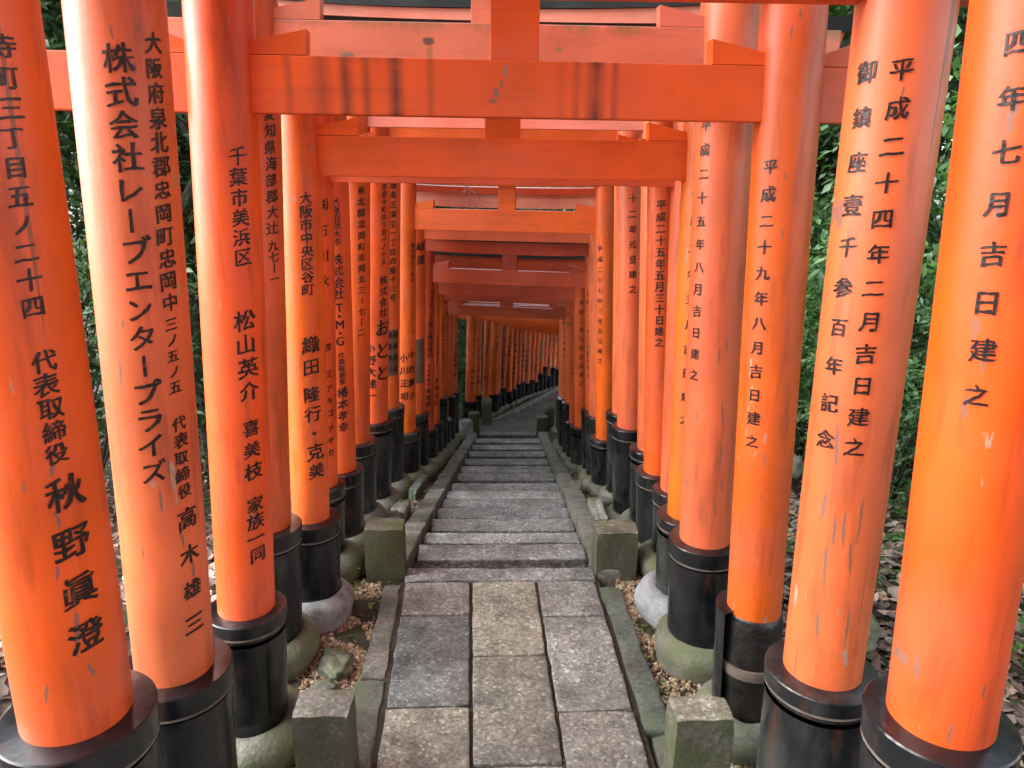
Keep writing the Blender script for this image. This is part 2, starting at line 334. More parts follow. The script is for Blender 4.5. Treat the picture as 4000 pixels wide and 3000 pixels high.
M['twig'] = simple('dead_twig', (.16, .12, .10), (.38, .32, .28), 20, .8)
M['lintel_top'] = simple('dark_roof_board', (.008, .010, .010), (.028, .034, .032), 7, .55)

def granite(name, speck=1.0, moss=0.0, mosscol=(.10, .13, .04), grime=False):
    m, t, b = mat(name); oi = N(t, 'ShaderNodeObjectInfo'); v = coords(t)
    vo = N(t, 'ShaderNodeTexVoronoi'); vo.inputs['Scale'].default_value = 110; L(t, v, vo.inputs['Vector'])
    sp = N(t, 'ShaderNodeSeparateColor'); L(t, vo.outputs['Color'], sp.inputs[0])
    r0 = ramp(t, sp.outputs[0], [(.0, 1 - .5 * speck), (.3, 1 - .2 * speck), (.6, 1.0), (.88, 1 + .25 * speck), (1, 1 + 1.1 * speck)])
    c = mix(t, 'MULTIPLY', 1.0, oi.outputs['Color'], r0.outputs[0])
    n1 = noise_(t, v, 5, 5, .65); r1 = ramp(t, n1, [(.28, .45), (.5, .95), (.75, 1.3)])
    n1b = noise_(t, v, 13, 6, .7); r1b = ramp(t, n1b, [(.36, .55), (.5, 1), (.7, 1.15)])
    c = mix(t, 'MULTIPLY', .8, c, r1b.outputs[0])
    c = mix(t, 'MULTIPLY', 1.0, c, r1.outputs[0])
    nw = noise_(t, v, 2.2, 4, .6); rw = ramp(t, nw, [(.48, 0), (.66, .5)])
    c = mix(t, 'MIX', rw.outputs[0], c, (.095, .085, .07))
    if grime:                                  # rain-grimed sides, foot- and rain-worn top
        gm = N(t, 'ShaderNodeNewGeometry'); sz_ = N(t, 'ShaderNodeSeparateXYZ'); L(t, gm.outputs['Normal'], sz_.inputs[0])
        rg = ramp(t, sz_.outputs[2], [(.2, .72), (.75, 0)]); c = mix(t, 'MIX', rg.outputs[0], c, (.050, .052, .028))
    if moss:
        nm = noise_(t, v, 6, 5, .6); rm = ramp(t, nm, [(.62 - moss * .3, 0), (.80 - moss * .25, .9)])
        c = mix(t, 'MIX', rm.outputs[0], c, mosscol)
    L(t, c, b.inputs['Base Color']); b.inputs['Roughness'].default_value = .72
    n3 = noise_(t, v, 85, 3); hb = mix(t, 'ADD', 1.0, n3, n1); bump(t, b, hb, .55, .006)
    return m
M['granite'] = granite('granite', .85); M['granite_moss'] = granite('mossy_granite', .8, .62, (.060, .080, .022), grime=True)
M['base_stone'] = granite('smooth_mossy_base', .35, .6, (.10, .125, .04)); M['base_pale'] = granite('smooth_pale_base', .22, 0)
M['step'] = granite('step_stone', .9, .25, (.075, .09, .05)); M['kerb'] = granite('kerb_stone', .6, .55, (.09, .115, .06))
def fill_mat():
    m, t, b = mat('pebbly_mortar'); v = coords(t)
    vo = N(t, 'ShaderNodeTexVoronoi'); vo.inputs['Scale'].default_value = 60; L(t, v, vo.inputs['Vector'])
    sp = N(t, 'ShaderNodeSeparateColor'); L(t, vo.outputs['Color'], sp.inputs[0])
    r = ramp(t, sp.outputs[1], [(0, (.014, .013, .012)), (.5, (.036, .034, .030)), (1, (.11, .10, .085))]); L(t, r.outputs[0], b.inputs['Base Color'])
    b.inputs['Roughness'].default_value = .85; bump(t, b, vo.outputs['Distance'], .8, .01); return m
M['fill'] = fill_mat()
def soil():
    m, t, b = mat('forest_soil'); v = coords(t, rnd=False)
    n = noise_(t, v, 7, 6, .7); r = ramp(t, n, [(.3, (.016, .012, .009)), (.55, (.050, .038, .027)), (.75, (.10, .075, .052))])
    n2 = noise_(t, v, 3.1, 5, .65); r2 = ramp(t, n2, [(.53, 0), (.63, .85)])
    c = mix(t, 'MIX', r2.outputs[0], r.outputs[0], (.050, .062, .020))
    L(t, c, b.inputs['Base Color']); b.inputs['Roughness'].default_value = .95
    bump(t, b, noise_(t, v, 40, 4, .7), .9, .02); return m
M['soil'] = soil()
def scatter_mat(name, stops, rough=.7, trans=0, hue=None):
    m, t, b = mat(name); g = N(t, 'ShaderNodeNewGeometry')
    r = ramp(t, g.outputs['Random Per Island'], stops); L(t, r.outputs[0], b.inputs['Base Color'])
    b.inputs['Roughness'].default_value = rough
    if trans:
        tr = N(t, 'ShaderNodeBsdfTranslucent'); mx = N(t, 'ShaderNodeMixShader'); mx.inputs[0].default_value = trans
        hsn = mix(t, 'MULTIPLY', 1.0, r.outputs[0], (1.5, 1.7, .6)); L(t, hsn, tr.inputs['Color'])
        out = [n for n in t.nodes if n.type == 'OUTPUT_MATERIAL'][0]
        L(t, b.outputs[0], mx.inputs[1]); L(t, tr.outputs[0], mx.inputs[2]); L(t, mx.outputs[0], out.inputs['Surface'])
    return m
M['pebble'] = scatter_mat('pebbles', [(0, (.11, .065, .035)), (.3, (.26, .17, .09)), (.6, (.40, .29, .17)), (.85, (.50, .41, .29)), (1, (.14, .13, .12))], .7)
M['litter'] = scatter_mat('dry_leaves', [(0, (.065, .044, .032)), (.3, (.15, .105, .078)), (.6, (.28, .21, .165)), (.85, (.42, .34, .27)), (1, (.30, .16, .07))], .6)
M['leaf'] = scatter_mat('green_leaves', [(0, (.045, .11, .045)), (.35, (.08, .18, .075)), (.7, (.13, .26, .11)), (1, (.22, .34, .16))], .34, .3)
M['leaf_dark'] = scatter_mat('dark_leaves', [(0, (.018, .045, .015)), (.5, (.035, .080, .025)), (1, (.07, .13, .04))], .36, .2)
M['herb'] = scatter_mat('herb_leaves', [(0, (.035, .10, .025)), (.6, (.07, .17, .04)), (1, (.13, .24, .06))], .45, .3)
M['moss'] = scatter_mat('moss', [(0, (.05, .08, .015)), (1, (.13, .18, .04))], .95)

# ------------------------------------------------------------------ mesh helpers
class MB:
    def __init__(s): s.v = []; s.f = []
    def add(s, vs, fs):
        k = len(s.v); s.v += [tuple(v) for v in vs]; s.f += [tuple(i + k for i in f) for f in fs]
    def box(s, x0, x1, y0, y1, z0, z1):
        s.add([(x0, y0, z0), (x1, y0, z0), (x1, y1, z0), (x0, y1, z0), (x0, y0, z1), (x1, y0, z1), (x1, y1, z1), (x0, y1, z1)],
              [(0, 3, 2, 1), (4, 5, 6, 7), (0, 1, 5, 4), (1, 2, 6, 5), (2, 3, 7, 6), (3, 0, 4, 7)])
    def prism(s, pts, y0, y1):          # polygon in x,z extruded along y (pts counter-clockwise seen from -y)
        n = len(pts); s.add([(x, y0, z) for x, z in pts] + [(x, y1, z) for x, z in pts],
            [tuple(range(n)), tuple(reversed(range(n, 2 * n)))] + [(i, n + i, n + (i + 1) % n, (i + 1) % n) for i in range(n)])
    def lathe(s, prof, cx=0, cy=0, seg=40, lean=0, z0=0, a0=0, a1=360, wob=0, seed=0):
        full = abs(a1 - a0 - 360) < 1e-3; n = seg; m = n if full else n + 1; vs = []
        for (r, z) in prof:
            for i in range(m):
                a = R(a0 + (a1 - a0) * i / n)
                rr = r * (1 + (wob * noise.noise((math.cos(a) * 1.4 + seed, math.sin(a) * 1.4, z * 3 + seed)) if wob else 0))
                vs.append((cx + lean * (z - z0) + rr * math.cos(a), cy + rr * math.sin(a), z))
        fs = []
        for j in range(len(prof) - 1):
            for i in range(n):
                i2 = (i + 1) % m
                fs.append((j * m + i, j * m + i2, (j + 1) * m + i2, (j + 1) * m + i))
        s.add(vs, fs)
    def tube(s, pts, r0, r1, seg=6):
        pts = [Vector(p) for p in pts]; vs = []; n = len(pts)
        for i, p in enumerate(pts):
            d = (pts[min(i + 1, n - 1)] - pts[max(i - 1, 0)]).normalized()
            u = d.orthogonal().normalized(); w = d.cross(u); r = r0 + (r1 - r0) * i / (n - 1)
            if i == 0: ref = u
            else:
                u = (ref - d * ref.dot(d)).normalized(); w = d.cross(u); ref = u
            for k in range(seg):
                a = 2 * math.pi * k / seg; vs.append(p + (u * math.cos(a) + w * math.sin(a)) * r)
        fs = [(i * seg + k, i * seg + (k + 1) % seg, (i + 1) * seg + (k + 1) % seg, (i + 1) * seg + k) for i in range(n - 1) for k in range(seg)]
        fs += [tuple(reversed(range(seg))), tuple(range((n - 1) * seg, n * seg))]
        s.add(vs, fs)
    def build(s, name, m, parent=None, color=None, smooth=True, bevel=0, loc=None, angle=35):
        me = bpy.data.meshes.new(name); me.from_pydata(s.v, [], s.f)
        if bevel:
            bm = bmesh.new(); bm.from_mesh(me)
            bmesh.ops.bevel(bm, geom=[e for e in bm.edges if len(e.link_faces) == 2 and e.calc_face_angle(0) > .6], offset=bevel, segments=2, profile=.6, affect='EDGES')
            bm.to_mesh(me); bm.free()
        me.materials.append(M[m] if isinstance(m, str) else m)
        if smooth:
            me.polygons.foreach_set('use_smooth', [True] * len(me.polygons)); me.set_sharp_from_angle(angle=R(angle))
        return link(name, me, parent, color, loc)
def link(name, me, parent=None, color=None, loc=None):
    o = bpy.data.objects.new(name, me); col.objects.link(o); o.parent = parent
    if color: o.color = tuple(color) + (1,)
    if loc: o.location = loc
    return o
def empty(name, loc=(0, 0, 0), rz=0):
    o = bpy.data.objects.new(name, None); col.objects.link(o); o.empty_display_size = .1
    o.location = loc; o.rotation_euler = (0, 0, rz); return o
def tag(o, label=None, cat=None, group=None, kind=None):
    if label: o['label'] = label
    if cat: o['category'] = cat
    if group: o['group'] = group
    if kind: o['kind'] = kind
    return o

# ------------------------------------------------------------------ terrain
def cxp(y):                                # centre line of the path
    if y < 3: return .125
    if y < 10.6: return .125 + .055 * (y - 3)
    return .543 + .13 + .215 * (y - 10.6)
def terrain_z(x, y):
    d = abs(x - cxp(y)) - (.42 if y < 10.2 else .5)
    z = G(y) - .035
    if d < .0: return z - .05
    side = 1 if x > cxp(y) else -1
    out = max(0, d - .75)
    z += (.055 * out if side > 0 else -.02 * out) * (1 if out < 12 else 12 / out)
    z += .035 * noise.noise((x * 1.3, y * 1.3, 0)) * min(1, out * 2) + .012 * noise.noise((x * 5, y * 5, 3))
    z += .25 * noise.noise((x * .25, y * .25, 7)) * min(1, out * .3)
    return z
def axis(a, b, fine0, fine1, fs, cs):
    v = []; x = a
    while x < b:
        v.append(x); x += fs if fine0 <= x < fine1 else (cs if not (fine0 - 3 <= x < fine1 + 3) else (fs + cs) * .3)
    v.append(b); return v
xs = axis(-70, 70, -2.2, 3.2, .06, 3.0); ys = axis(-30, 110, .4, 12, .07, 3.0)
tv = [(x, y, terrain_z(x, y)) for y in ys for x in xs]; nx = len(xs)
tb = MB(); tb.add(tv, [(j * nx + i, j * nx + i + 1, (j + 1) * nx + i + 1, (j + 1) * nx + i) for j in range(len(ys) - 1) for i in range(nx - 1)])
tag(tb.build('ground', 'soil', angle=180), kind='structure')

# ------------------------------------------------------------------ paving slabs on the landing
def slab(name, poly, ztop, th, m, parent, color, jit=.004, seed=0, rnd=.008, tilt=(0, 0)):
    """polygon slab with worn, slightly wandering edges"""
    rs = random.Random(seed); pts = []
    n = len(poly)
    for i in range(n):
        a, b = Vector(poly[i]), Vector(poly[(i + 1) % n]); k = max(2, int((b - a).length / .045))
        nrm = Vector((-(b - a).y, (b - a).x)).normalized()
        for j in range(k):
            p = a + (b - a) * j / k
            w = jit * 1.8 * noise.noise((p.x * 14 + seed, p.y * 14, seed)) + rs.uniform(-1, 1) * jit * .35
            if j == 0:
                cdir = (Vector((sum(q[0] for q in poly) / n, sum(q[1] for q in poly) / n)) - p).normalized(); p = p + cdir * rnd * .7
            pts.append(p + nrm * w)
    c = sum(pts, Vector((0, 0))) / len(pts); K = len(pts); mb = MB(); vs = []
    cx_, cy_ = c
    def zz(p): return ztop + tilt[0] * (p.x - cx_) + tilt[1] * (p.y - cy_)
    rings = [(0, -th), (0, -rnd), (rnd * .35, -rnd * .3), (rnd, 0), (rnd * 3.2, .001)]
    for ins, dz in rings:
        for p in pts:
            d = (c - p); q = p + d.normalized() * min(ins, d.length * .6); vs.append((q.x, q.y, zz(q) + dz + .0015 * noise.noise((q.x * 9, q.y * 9, seed))))
    vs.append((c.x, c.y, ztop + .001))
    fs = [(r * K + i, r * K + (i + 1) % K, (r + 1) * K + (i + 1) % K, (r + 1) * K + i) for r in range(len(rings) - 1) for i in range(K)]
    e = (len(rings) - 1) * K; fs += [(e + i, e + (i + 1) % K, len(vs) - 1) for i in range(K)]
    mb.add(vs, fs); return mb.build(name, m, parent, color, angle=50)

paving = tag(empty('paving'), kind='structure')
g = .0048
COL1 = [(2.880, 2.634, (.21, .18, .165)), (2.634, 2.107, (.135, .132, .132)), (2.107, 1.62, (.26, .235, .19)), (1.62, 1.1, (.20, .19, .17)), (1.1, .5, (.17, .16, .15)), (.5, -.1, (.22, .2, .17))]
COL2 = [(2.880, 2.369, (.27, .24, .195)), (2.369, 1.850, (.20, .18, .155)), (1.850, 1.3, (.22, .21, .18)), (1.3, .7, (.2, .19, .17)), (.7, -.1, (.17, .16, .15))]
COL3 = [(2.880, 2.610, (.215, .195, .185)), (2.610, 2.070, (.235, .215, .205)), (2.070, 1.5, (.20, .175, .155)), (1.5, .9, (.22, .21, .18)), (.9, -.1, (.2, .19, .17))]
sd_ = 3
for (xa, xb, rows) in ((-.278, 0.0, COL1), (0.002, .274, COL2), (.276, .528, COL3)):
    for (y1, y0, c) in rows:
        sd_ += 1
        c = (c[0] * 1.08, c[1] * 1.20, c[2] * 1.16)
        slab('slab', [(xa + g, y0 + g), (xb - g, y0 + g), (xb - g, y1 - g), (xa + g, y1 - g)], random.uniform(-.003, .003), .06, 'granite', paving, c, .0028, sd_, .0045)
for (xa, xb, y0, y1, c) in ((-.378, -.292, 2.27, 2.875, (.17, .165, .14)), (-.392, -.292, 1.62, 2.262, (.115, .12, .10)), (-.40, -.295, .9, 1.6, (.15, .15, .13)), (-.40, -.295, 0, .88, (.14, .14, .12)),
                          (.545, .636, 1.98, 2.84, (.105, .125, .105)), (.545, .64, 1.3, 1.965, (.12, .13, .11)), (.545, .64, .2, 1.28, (.12, .13, .11))):
    sd_ += 1
    slab('slab', [(xa, y0), (xb, y0), (xb + random.uniform(-.02, .012), y1), (xa + random.uniform(-.01, .02), y1)], -.008, .06, 'kerb', paving, c, .0045, sd_, .01)
jb = MB(); jb.box(-.30, .545, -.1, 2.90, -.07, -.014); tag(jb.build('joint_fill', 'soil', paving, smooth=False), kind='stuff')

# ------------------------------------------------------------------ stairs going down
NOSE = [2.99, 3.42, 3.68, 4.06, 4.39, 4.73, 5.05, 5.42, 5.99, 6.45, 7.02, 7.70, 8.41, 9.2, 10.3]
stairs = tag(empty('stairs'), kind='structure')
def xl(y): return -.285 + .055 * max(0, y - 3)
def xr(y): return .536 + .055 * max(0, y - 3)
for k, y in enumerate(NOSE):
    z = G(y) + (.0 if k else .0); yp = NOSE[k - 1] if k else 2.885
    d = min(.15, (y - yp) * .42) if k else .1
    e = -.006
    shade = random.uniform(.78, 1.2)
    cc = (.235 * shade, .246 * shade, .236 * shade)
    st = slab('step', [(xl(y) + .004, y - d + e), (xr(y) - .004, y - d + e - .01), (xr(y) - .004, y - .012), (xl(y) + .004, y)], z, .16, 'step', stairs, cc, .005, 50 + k, .007)
    if k and y - yp - d > .03:
        fb = MB(); n = 14
        ys_ = [yp - .02, (yp + y - d) / 2, y - d + .01]
        vs = [(xl(yy) + (xr(yy) - xl(yy)) * i / n, yy, z - .022 + .008 * noise.noise((i * .9, yy * 9, 1))) for yy in ys_ for i in range(n + 1)]
        fb.add(vs, [(j * (n + 1) + i, j * (n + 1) + i + 1, (j + 1) * (n + 1) + i + 1, (j + 1) * (n + 1) + i) for j in range(2) for i in range(n)])
        fb.build('tread_fill', 'fill', stairs)
# sloping kerbs either side of the stairs
kerb = tag(empty('kerb'), kind='structure')
for side in (-1, 1):
    y = 2.93 if side < 0 else 2.90; i = 0
    while y < 10.1:
        ln = random.uniform(.75, 1.15); y2 = min(y + ln, 10.3); w = .112 + random.uniform(-.008, .012)
        if side < 0: poly = [(xl(y) - w, y), (xl(y) - .004, y), (xl(y2) - .004, y2 - .01), (xl(y2) - w, y2 - .01)]
        else: poly = [(xr(y) + .004, y), (xr(y) + w, y), (xr(y2) + w, y2 - .01), (xr(y2) + .004, y2 - .01)]
        s_ = random.uniform(.85, 1.15)
        slab('kerb_stone', poly, (G(y) + G(y2)) / 2 + .030, .14, 'kerb', kerb, (.15 * s_, .155 * s_, .13 * s_), .006, 90 + i + (50 if side > 0 else 0), .012, tilt=(0, (G(y2) - G(y)) / (y2 - y)))
        y = y2; i += 1
# lower landing and the far path
lp = tag(empty('lower_path'), kind='structure')
slab('slab', [(.02, 10.31), (1.06, 10.31), (1.12, 10.95), (.12, 10.95)], -2.06, .12, 'step', lp, (.12, .11, .10), .006, 200, .012)
for k in range(15):
    y0 = 10.96 + k * .85; y1 = y0 + .84; c0, c1 = cxp(y0), cxp(y1)
    slab('step', [(c0 - .35, y0 + .07), (c0 + .5, y0 - .10), (c1 + .5, y1 - .10), (c1 - .35, y1 + .07)], G(y1 - .1) + .02, .25, 'step', lp, (.105, .095, .088), .006, 210 + k, .012)
    kk = slab('kerb_stone', [(c0 - .46, y0 + .09), (c0 - .36, y0 + .07), (c1 - .36, y1 + .07), (c1 - .46, y1 + .09)], (G(y0) + G(y1)) / 2 + .08, .25, 'kerb', lp, (.12, .115, .105), .006, 240 + k, .012, tilt=(0, -.245))

# ------------------------------------------------------------------ glyphs for the inscriptions
GC = {}
ROT = set('ー')
def glyph(ch):
    if ch in GC: return GC[ch]
    cu = bpy.data.curves.new('g', 'FONT'); cu.body = ch; cu.size = 1; cu.resolution_u = 2
    o = bpy.data.objects.new('g', cu); col.objects.link(o)
    bpy.context.view_layer.update()
    me = o.evaluated_get(bpy.context.evaluated_depsgraph_get()).to_mesh()
    bm = bmesh.new(); bm.from_mesh(me); o.evaluated_get(bpy.context.evaluated_depsgraph_get()).to_mesh_clear()
    bpy.data.objects.remove(o); bpy.data.curves.remove(cu)
    bmesh.ops.remove_doubles(bm, verts=bm.verts, dist=.0005)
    x0 = min(v.co.x for v in bm.verts); x1 = max(v.co.x for v in bm.verts)
    cx = .48 if ord(ch) > 0x2000 else (x0 + x1) / 2; cy = .38 if ord(ch) > 0x2000 else .34
    for v in bm.verts: v.co.x -= cx; v.co.y -= cy
    for k in range(-5, 6):
        bmesh.ops.bisect_plane(bm, geom=bm.verts[:] + bm.edges[:] + bm.faces[:], plane_co=(k * .1, 0, 0), plane_no=(1, 0, 0), dist=1e-5)
    nrm = {}
    for e in bm.edges:
        if len(e.link_faces) == 1:
            f = e.link_faces[0]; d = e.verts[1].co - e.verts[0].co
            if d.length < 1e-6: continue
            n2 = Vector((d.y, -d.x, 0)).normalized(); c = f.calc_center_median(); mid = (e.verts[0].co + e.verts[1].co) / 2
            if n2.dot(mid - c) < 0: n2 = -n2
            for v in e.verts: nrm[v] = nrm.get(v, Vector((0, 0, 0))) + n2
    h = ord(ch) % 97
    for v, n2 in nrm.items():
        if n2.length < 1e-6: continue
        n2 = n2.normalized(); p = v.co
        w = .35 + 1.9 * abs(noise.noise((p.x * 3.3 + h, p.y * 3.3, 0))) + .7 * noise.noise((p.x * 8 + h, p.y * 8, 4)) + .5 * max(0, p.x * .8 - p.y * .4)
        v.co += Vector((n2.x * .036 * w, n2.y * .020 * w, 0))
    out = []
    for v in bm.verts:
        x, y = v.co.x, v.co.y
        if ch in ROT: x, y = y, -x
        elif ord(ch) > 0x2000: y += .12 * x - .10 * x * x + .035 * noise.noise((x * 3 + h, y * 3, 9)); x += .035 * noise.noise((x * 3, y * 3 + h, 2))
        out.append((x, y))
    r = (out, [tuple(v.index for v in f.verts) for f in bm.faces]) if not bm.verts.index_update() else None
    bm.free(); GC[ch] = r; return r

def inscription(parent, cx, cy, rad, lean, zb, segs, rz, yb):
    """brush characters laid on the curved face of a post; coordinates local to the torii"""
    for (t, a0, z0, a1, z1, sz) in segs:
        if a0 > -5: a0 = a1 = -48.
        n = len(t)
        for i, ch in enumerate(t):
            mb = MB()
            f = i / (n - 1) if n > 1 else 0
            a = R(a0 + (a1 - a0) * f + random.uniform(-1, 1)) - rz; z = z0 + (z1 - z0) * f
            s = sz * random.uniform(1.02, 1.14)
            vs, fs = glyph(ch); V = []
            da = (a1 - a0) * math.pi / 180 * rad / ((z1 - z0) or 1)
            for (gx, gy) in vs:
                zz = z + gy * s; aa = a + gx * s / rad
                rr = rad + .0018
                V.append((cx + lean * (zz - zb) + rr * math.cos(aa), cy + rr * math.sin(aa), zz - yb))
            mb.add(V, fs); mb.build('character', 'ink', parent, smooth=False)

# ------------------------------------------------------------------ torii
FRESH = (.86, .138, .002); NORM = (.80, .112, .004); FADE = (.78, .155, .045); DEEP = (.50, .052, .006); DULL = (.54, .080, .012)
# id: (colour L, colour R, beam colour, beam bottom, beam top, strut height, label)
SPEC = {
1: (NORM, NORM, NORM, 2.06, 2.19, .2, 'nearest vermilion torii, its two posts cut off by the left and right picture edges'),
2: (FADE, FADE, NORM, 1.99, 2.115, .2, 'second vermilion torii from the front, left post with a long katakana inscription, scraped right post'),
3: (NORM, NORM, NORM, 1.80, 1.93, .2, 'vermilion torii whose crossbeam, the nearest in full view, carries dark drip stains'),
4: ((.64, .11, .016), FADE, (.80, .235, .13), 1.945, 2.072, .16, 'torii with a pale algae-edged crossbeam seen just above the drip-stained one'),  # pale beam colour: faded paint with sky glare painted in
5: (FRESH, (.88, .175, .003), FRESH, 1.642, 1.77, .20, 'bright freshly painted orange torii, its crossbeam directly below the drip-stained one'),
6: (NORM, FADE, FADE, 1.613, 1.73, .20, 'torii whose paler beam edge shows just below the bright orange crossbeam'),
7: (NORM, NORM, NORM, 1.63, 1.75, .22, 'torii whose left post bears Latin capitals among its characters'),
8: (NORM, FADE, (.80, .25, .16), 1.843, 1.955, .30, 'torii with a high pinkish crossbeam glimpsed above the bright orange one'),  # pinkish beam: faded paint plus skylight mixed into the colour
9: (NORM, FADE, NORM, 1.735, 1.858, .20, 'torii whose left post bears large hiragana, beside the stairs'),
10: (NORM, FADE, NORM, 1.65, 1.77, .18, 'torii with a brown notice fixed low on its left post'),
11: (FRESH, FRESH, FRESH, 1.236, 1.378, .16, 'bright orange torii halfway down the stairs with a dead twig behind its strut'),
12: (NORM, FADE, FADE, 1.132, 1.26, .11, 'torii just behind the bright one halfway down, narrow notice on its left post'),
13: (DEEP, NORM, DEEP, .741, .858, .13, 'dark red torii under a mossy top board, right of the katakana-lettered post'),
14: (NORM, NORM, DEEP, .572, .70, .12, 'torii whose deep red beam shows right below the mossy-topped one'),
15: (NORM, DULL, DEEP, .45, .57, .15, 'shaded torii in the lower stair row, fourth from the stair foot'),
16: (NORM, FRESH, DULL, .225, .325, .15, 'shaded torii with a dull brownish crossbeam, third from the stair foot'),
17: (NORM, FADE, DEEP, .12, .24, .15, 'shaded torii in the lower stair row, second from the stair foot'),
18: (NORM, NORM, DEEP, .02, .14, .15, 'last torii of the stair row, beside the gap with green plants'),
}
ORD = 'first second third fourth fifth sixth seventh eighth ninth tenth eleventh twelfth thirteenth fourteenth fifteenth sixteenth seventeenth eighteenth'.split()
insmap = {}
for (p, t, a0, z0, a1, z1, sz) in INS: insmap.setdefault(p, []).append((t, a0, z0, a1, z1, sz))
rq = random.Random(5)
def jitc(c, k=.06): return tuple(min(.95, x * rq.uniform(1 - k, 1 + k)) for x in c)

NBEHIND = 4
for q in range(NBEHIND):                     # row carried on unseen behind the viewpoint, added to block frontal and overhead sky
    yb_ = (.62, -.35, -.85, -1.35)[q]
    TORII.append((-1 - q, -.72, yb_, .082, .03, .5, .93, yb_, .082, -.03, .5, 0.0))
    SPEC[-1 - q] = (NORM, NORM, NORM, 2.12, 2.24, .2, '%s unseen vermilion torii counted backwards from the viewpoint' % ORD[q])
for row in TORII:
    (k, xL, yL, rL, tL, cL, xR, yR, rR, tR, cR, gz) = row
    far = k > 100
    if far:
        i = k - 101; c = (NORM, FRESH, NORM, FRESH, NORM, DULL, FRESH, NORM, DULL, DULL, FADE, NORM, FRESH, NORM, FADE, NORM, NORM, FRESH)[i]
        SPEC[k] = (c, c, NORM, gz + 1.66, gz + 1.78, .2, '%s torii of the far row that bends right below the stairs' % ORD[i])
        if i == 13: SPEC[k] = SPEC[k][:6] + ('far torii with a yellowish notice on its left post, in the bending row',)
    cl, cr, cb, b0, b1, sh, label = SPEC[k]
    cxm, cym = (xL + xR) / 2, (yL + yR) / 2
    rz = math.atan2(yR - yL, xR - xL)
    T = tag(empty('torii', (cxm, cym, gz), rz), label, 'torii gate', 'torii lining the path')
    half = math.hypot(xR - xL, yR - yL) / 2
    pole_top = b1 + sh + .01 - gz
    for side, x, r, lean, cz, c in ((-1, -half, rL, tL, cL, cl), (1, half, rR, tR, cR, cr)):
        pid = ('L' if side < 0 else 'R') + str(k) if not far else ('F%d' % (k - 100) if side < 0 else None)
        zc = cz - gz; seg = 48 if k < 8 else 28
        gl = terrain_z(cxm + side * half, cym) - gz
        if k < 8: gl = -.03
        # post
        mb = MB(); prof = [(r * 1.0, zc - .06)] + [(r * (1 + .006 * noise.noise((j * .7, k, side))), zc + (pole_top - zc) * j / 10) for j in range(0, 11)] + [(.001, pole_top)]
        mb.lathe(prof, x, 0, seg, lean, zc)
        pole = mb.build('post', 'paint_' + pid if pid in MARKS else 'paint', T, jitc(c), angle=40)
        if pid in insmap: inscription(pole, x, 0, r, lean, cz, insmap[pid], rz, gz)
        # black sleeve with collar band, on a rounded base stone
        rs = r + .028 + .004 * ((k * 7) % 3)
        sb = .055 if k < 8 else .05
        slv = MB()
        if k == 3 and side > 0:
            slv.lathe([(rs + .004, gl), (rs + .004, zc - .0)], x, 0, 16, lean, zc, 120, 203)
            slv.lathe([(rs + .004, zc), (r + .001, zc + .004)], x, 0, 16, lean, zc, 120, 203)
            so = slv.build('sleeve', 'black', T)
            w = MB(); w.lathe([(r + .010, gl), (r + .013, zc * .5), (r + .008, zc - .035), (r + .004, zc - .012), (r * .9, zc)], x, 0, 40, lean, zc, wob=.05, seed=3)
            w.build('charred_base', 'charred', T)
            w = MB(); w.lathe([(r + .012, zc * .52), (r + .018, zc * .52), (r + .019, zc * .6), (r + .012, zc * .6)], x, 0, 40, lean, zc, wob=.03, seed=5)
            w.build('strap', 'strap', T)
        else:
            slv.lathe([(rs * .985, sb - .02), (rs * .99, sb + .02), (rs, zc - .07)], x, 0, seg, lean, zc, wob=.012, seed=k)
            so = slv.build('sleeve', 'black', T)
            bd = MB(); bw = .055 if (k + (side > 0)) % 3 else .04
            bd.lathe([(rs - .004, zc - bw - .02), (rs - .004, zc - bw), (rs + .0035, zc - bw + .001), (rs + .0045, zc - .003), (rs + .002, zc), (r - .004, zc + .004)], x, 0, seg, lean, zc, wob=.010, seed=k + 9)
            bd.build('collar', 'black', so, angle=28)
            if k < 12:
                sm = MB(); sm.lathe([(rs - .001, zc - bw - .008), (rs + .003, zc - bw - .006), (rs + .003, zc - bw - .001), (rs - .001, zc - bw + .001)], x, 0, seg, lean, zc)
                sm.build('seam', 'seam', so)
        pale = (k, side) in ((5, -1), (5, 1), (1, 1))
        bs = MB(); hh = .085; bo = .050 + .012 * ((k * 5 + side) % 3)
        prof = [(rs + bo * .6, gl - .14), (rs + bo * .82, gl), (rs + bo, .012), (rs + bo * .99, .036), (rs + bo * .84, .060), (rs + bo * .5, .080), (rs + bo * .15, hh + .004), (rs * .9, hh - .01)]
        bs.lathe([(a, b) for a, b in prof], x + lean * (0 - zc), 0, 40 if k < 9 else 20, 0, 0, wob=.11, seed=k * 3 + side)
        s_ = rq.uniform(.8, 1.15); bc = (.31, .33, .335) if pale else (.15 * s_, .155 * s_, .12 * s_)
        bs.build('base_stone', 'base_pale' if pale else 'base_stone', T, bc, angle=60)
        # wedges over the crossbeam: inside and outside the post
        for d in (-side, side):
            xe = x + lean * (b1 - cz) + d * (r - .012); ln = .135 if d == -side else .085; h1 = .026; h2 = .056
            z0 = b1 - gz + .0015
            pts = [(xe, z0), (xe + d * ln, z0), (xe + d * (ln + .004), z0 + h2), (xe, z0 + h1)]
            if d < 0: pts = pts[::-1]
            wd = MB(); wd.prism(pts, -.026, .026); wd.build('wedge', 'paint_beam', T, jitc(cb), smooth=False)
    lo = half + (.36 if k == 3 else .25); ro = half + (.30 if k == 3 else .25)
    # crossbeam
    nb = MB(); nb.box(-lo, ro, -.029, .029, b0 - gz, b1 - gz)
    bmname = {3: 'paint_drip', 4: 'paint_algae'}.get(k, 'paint_beam')
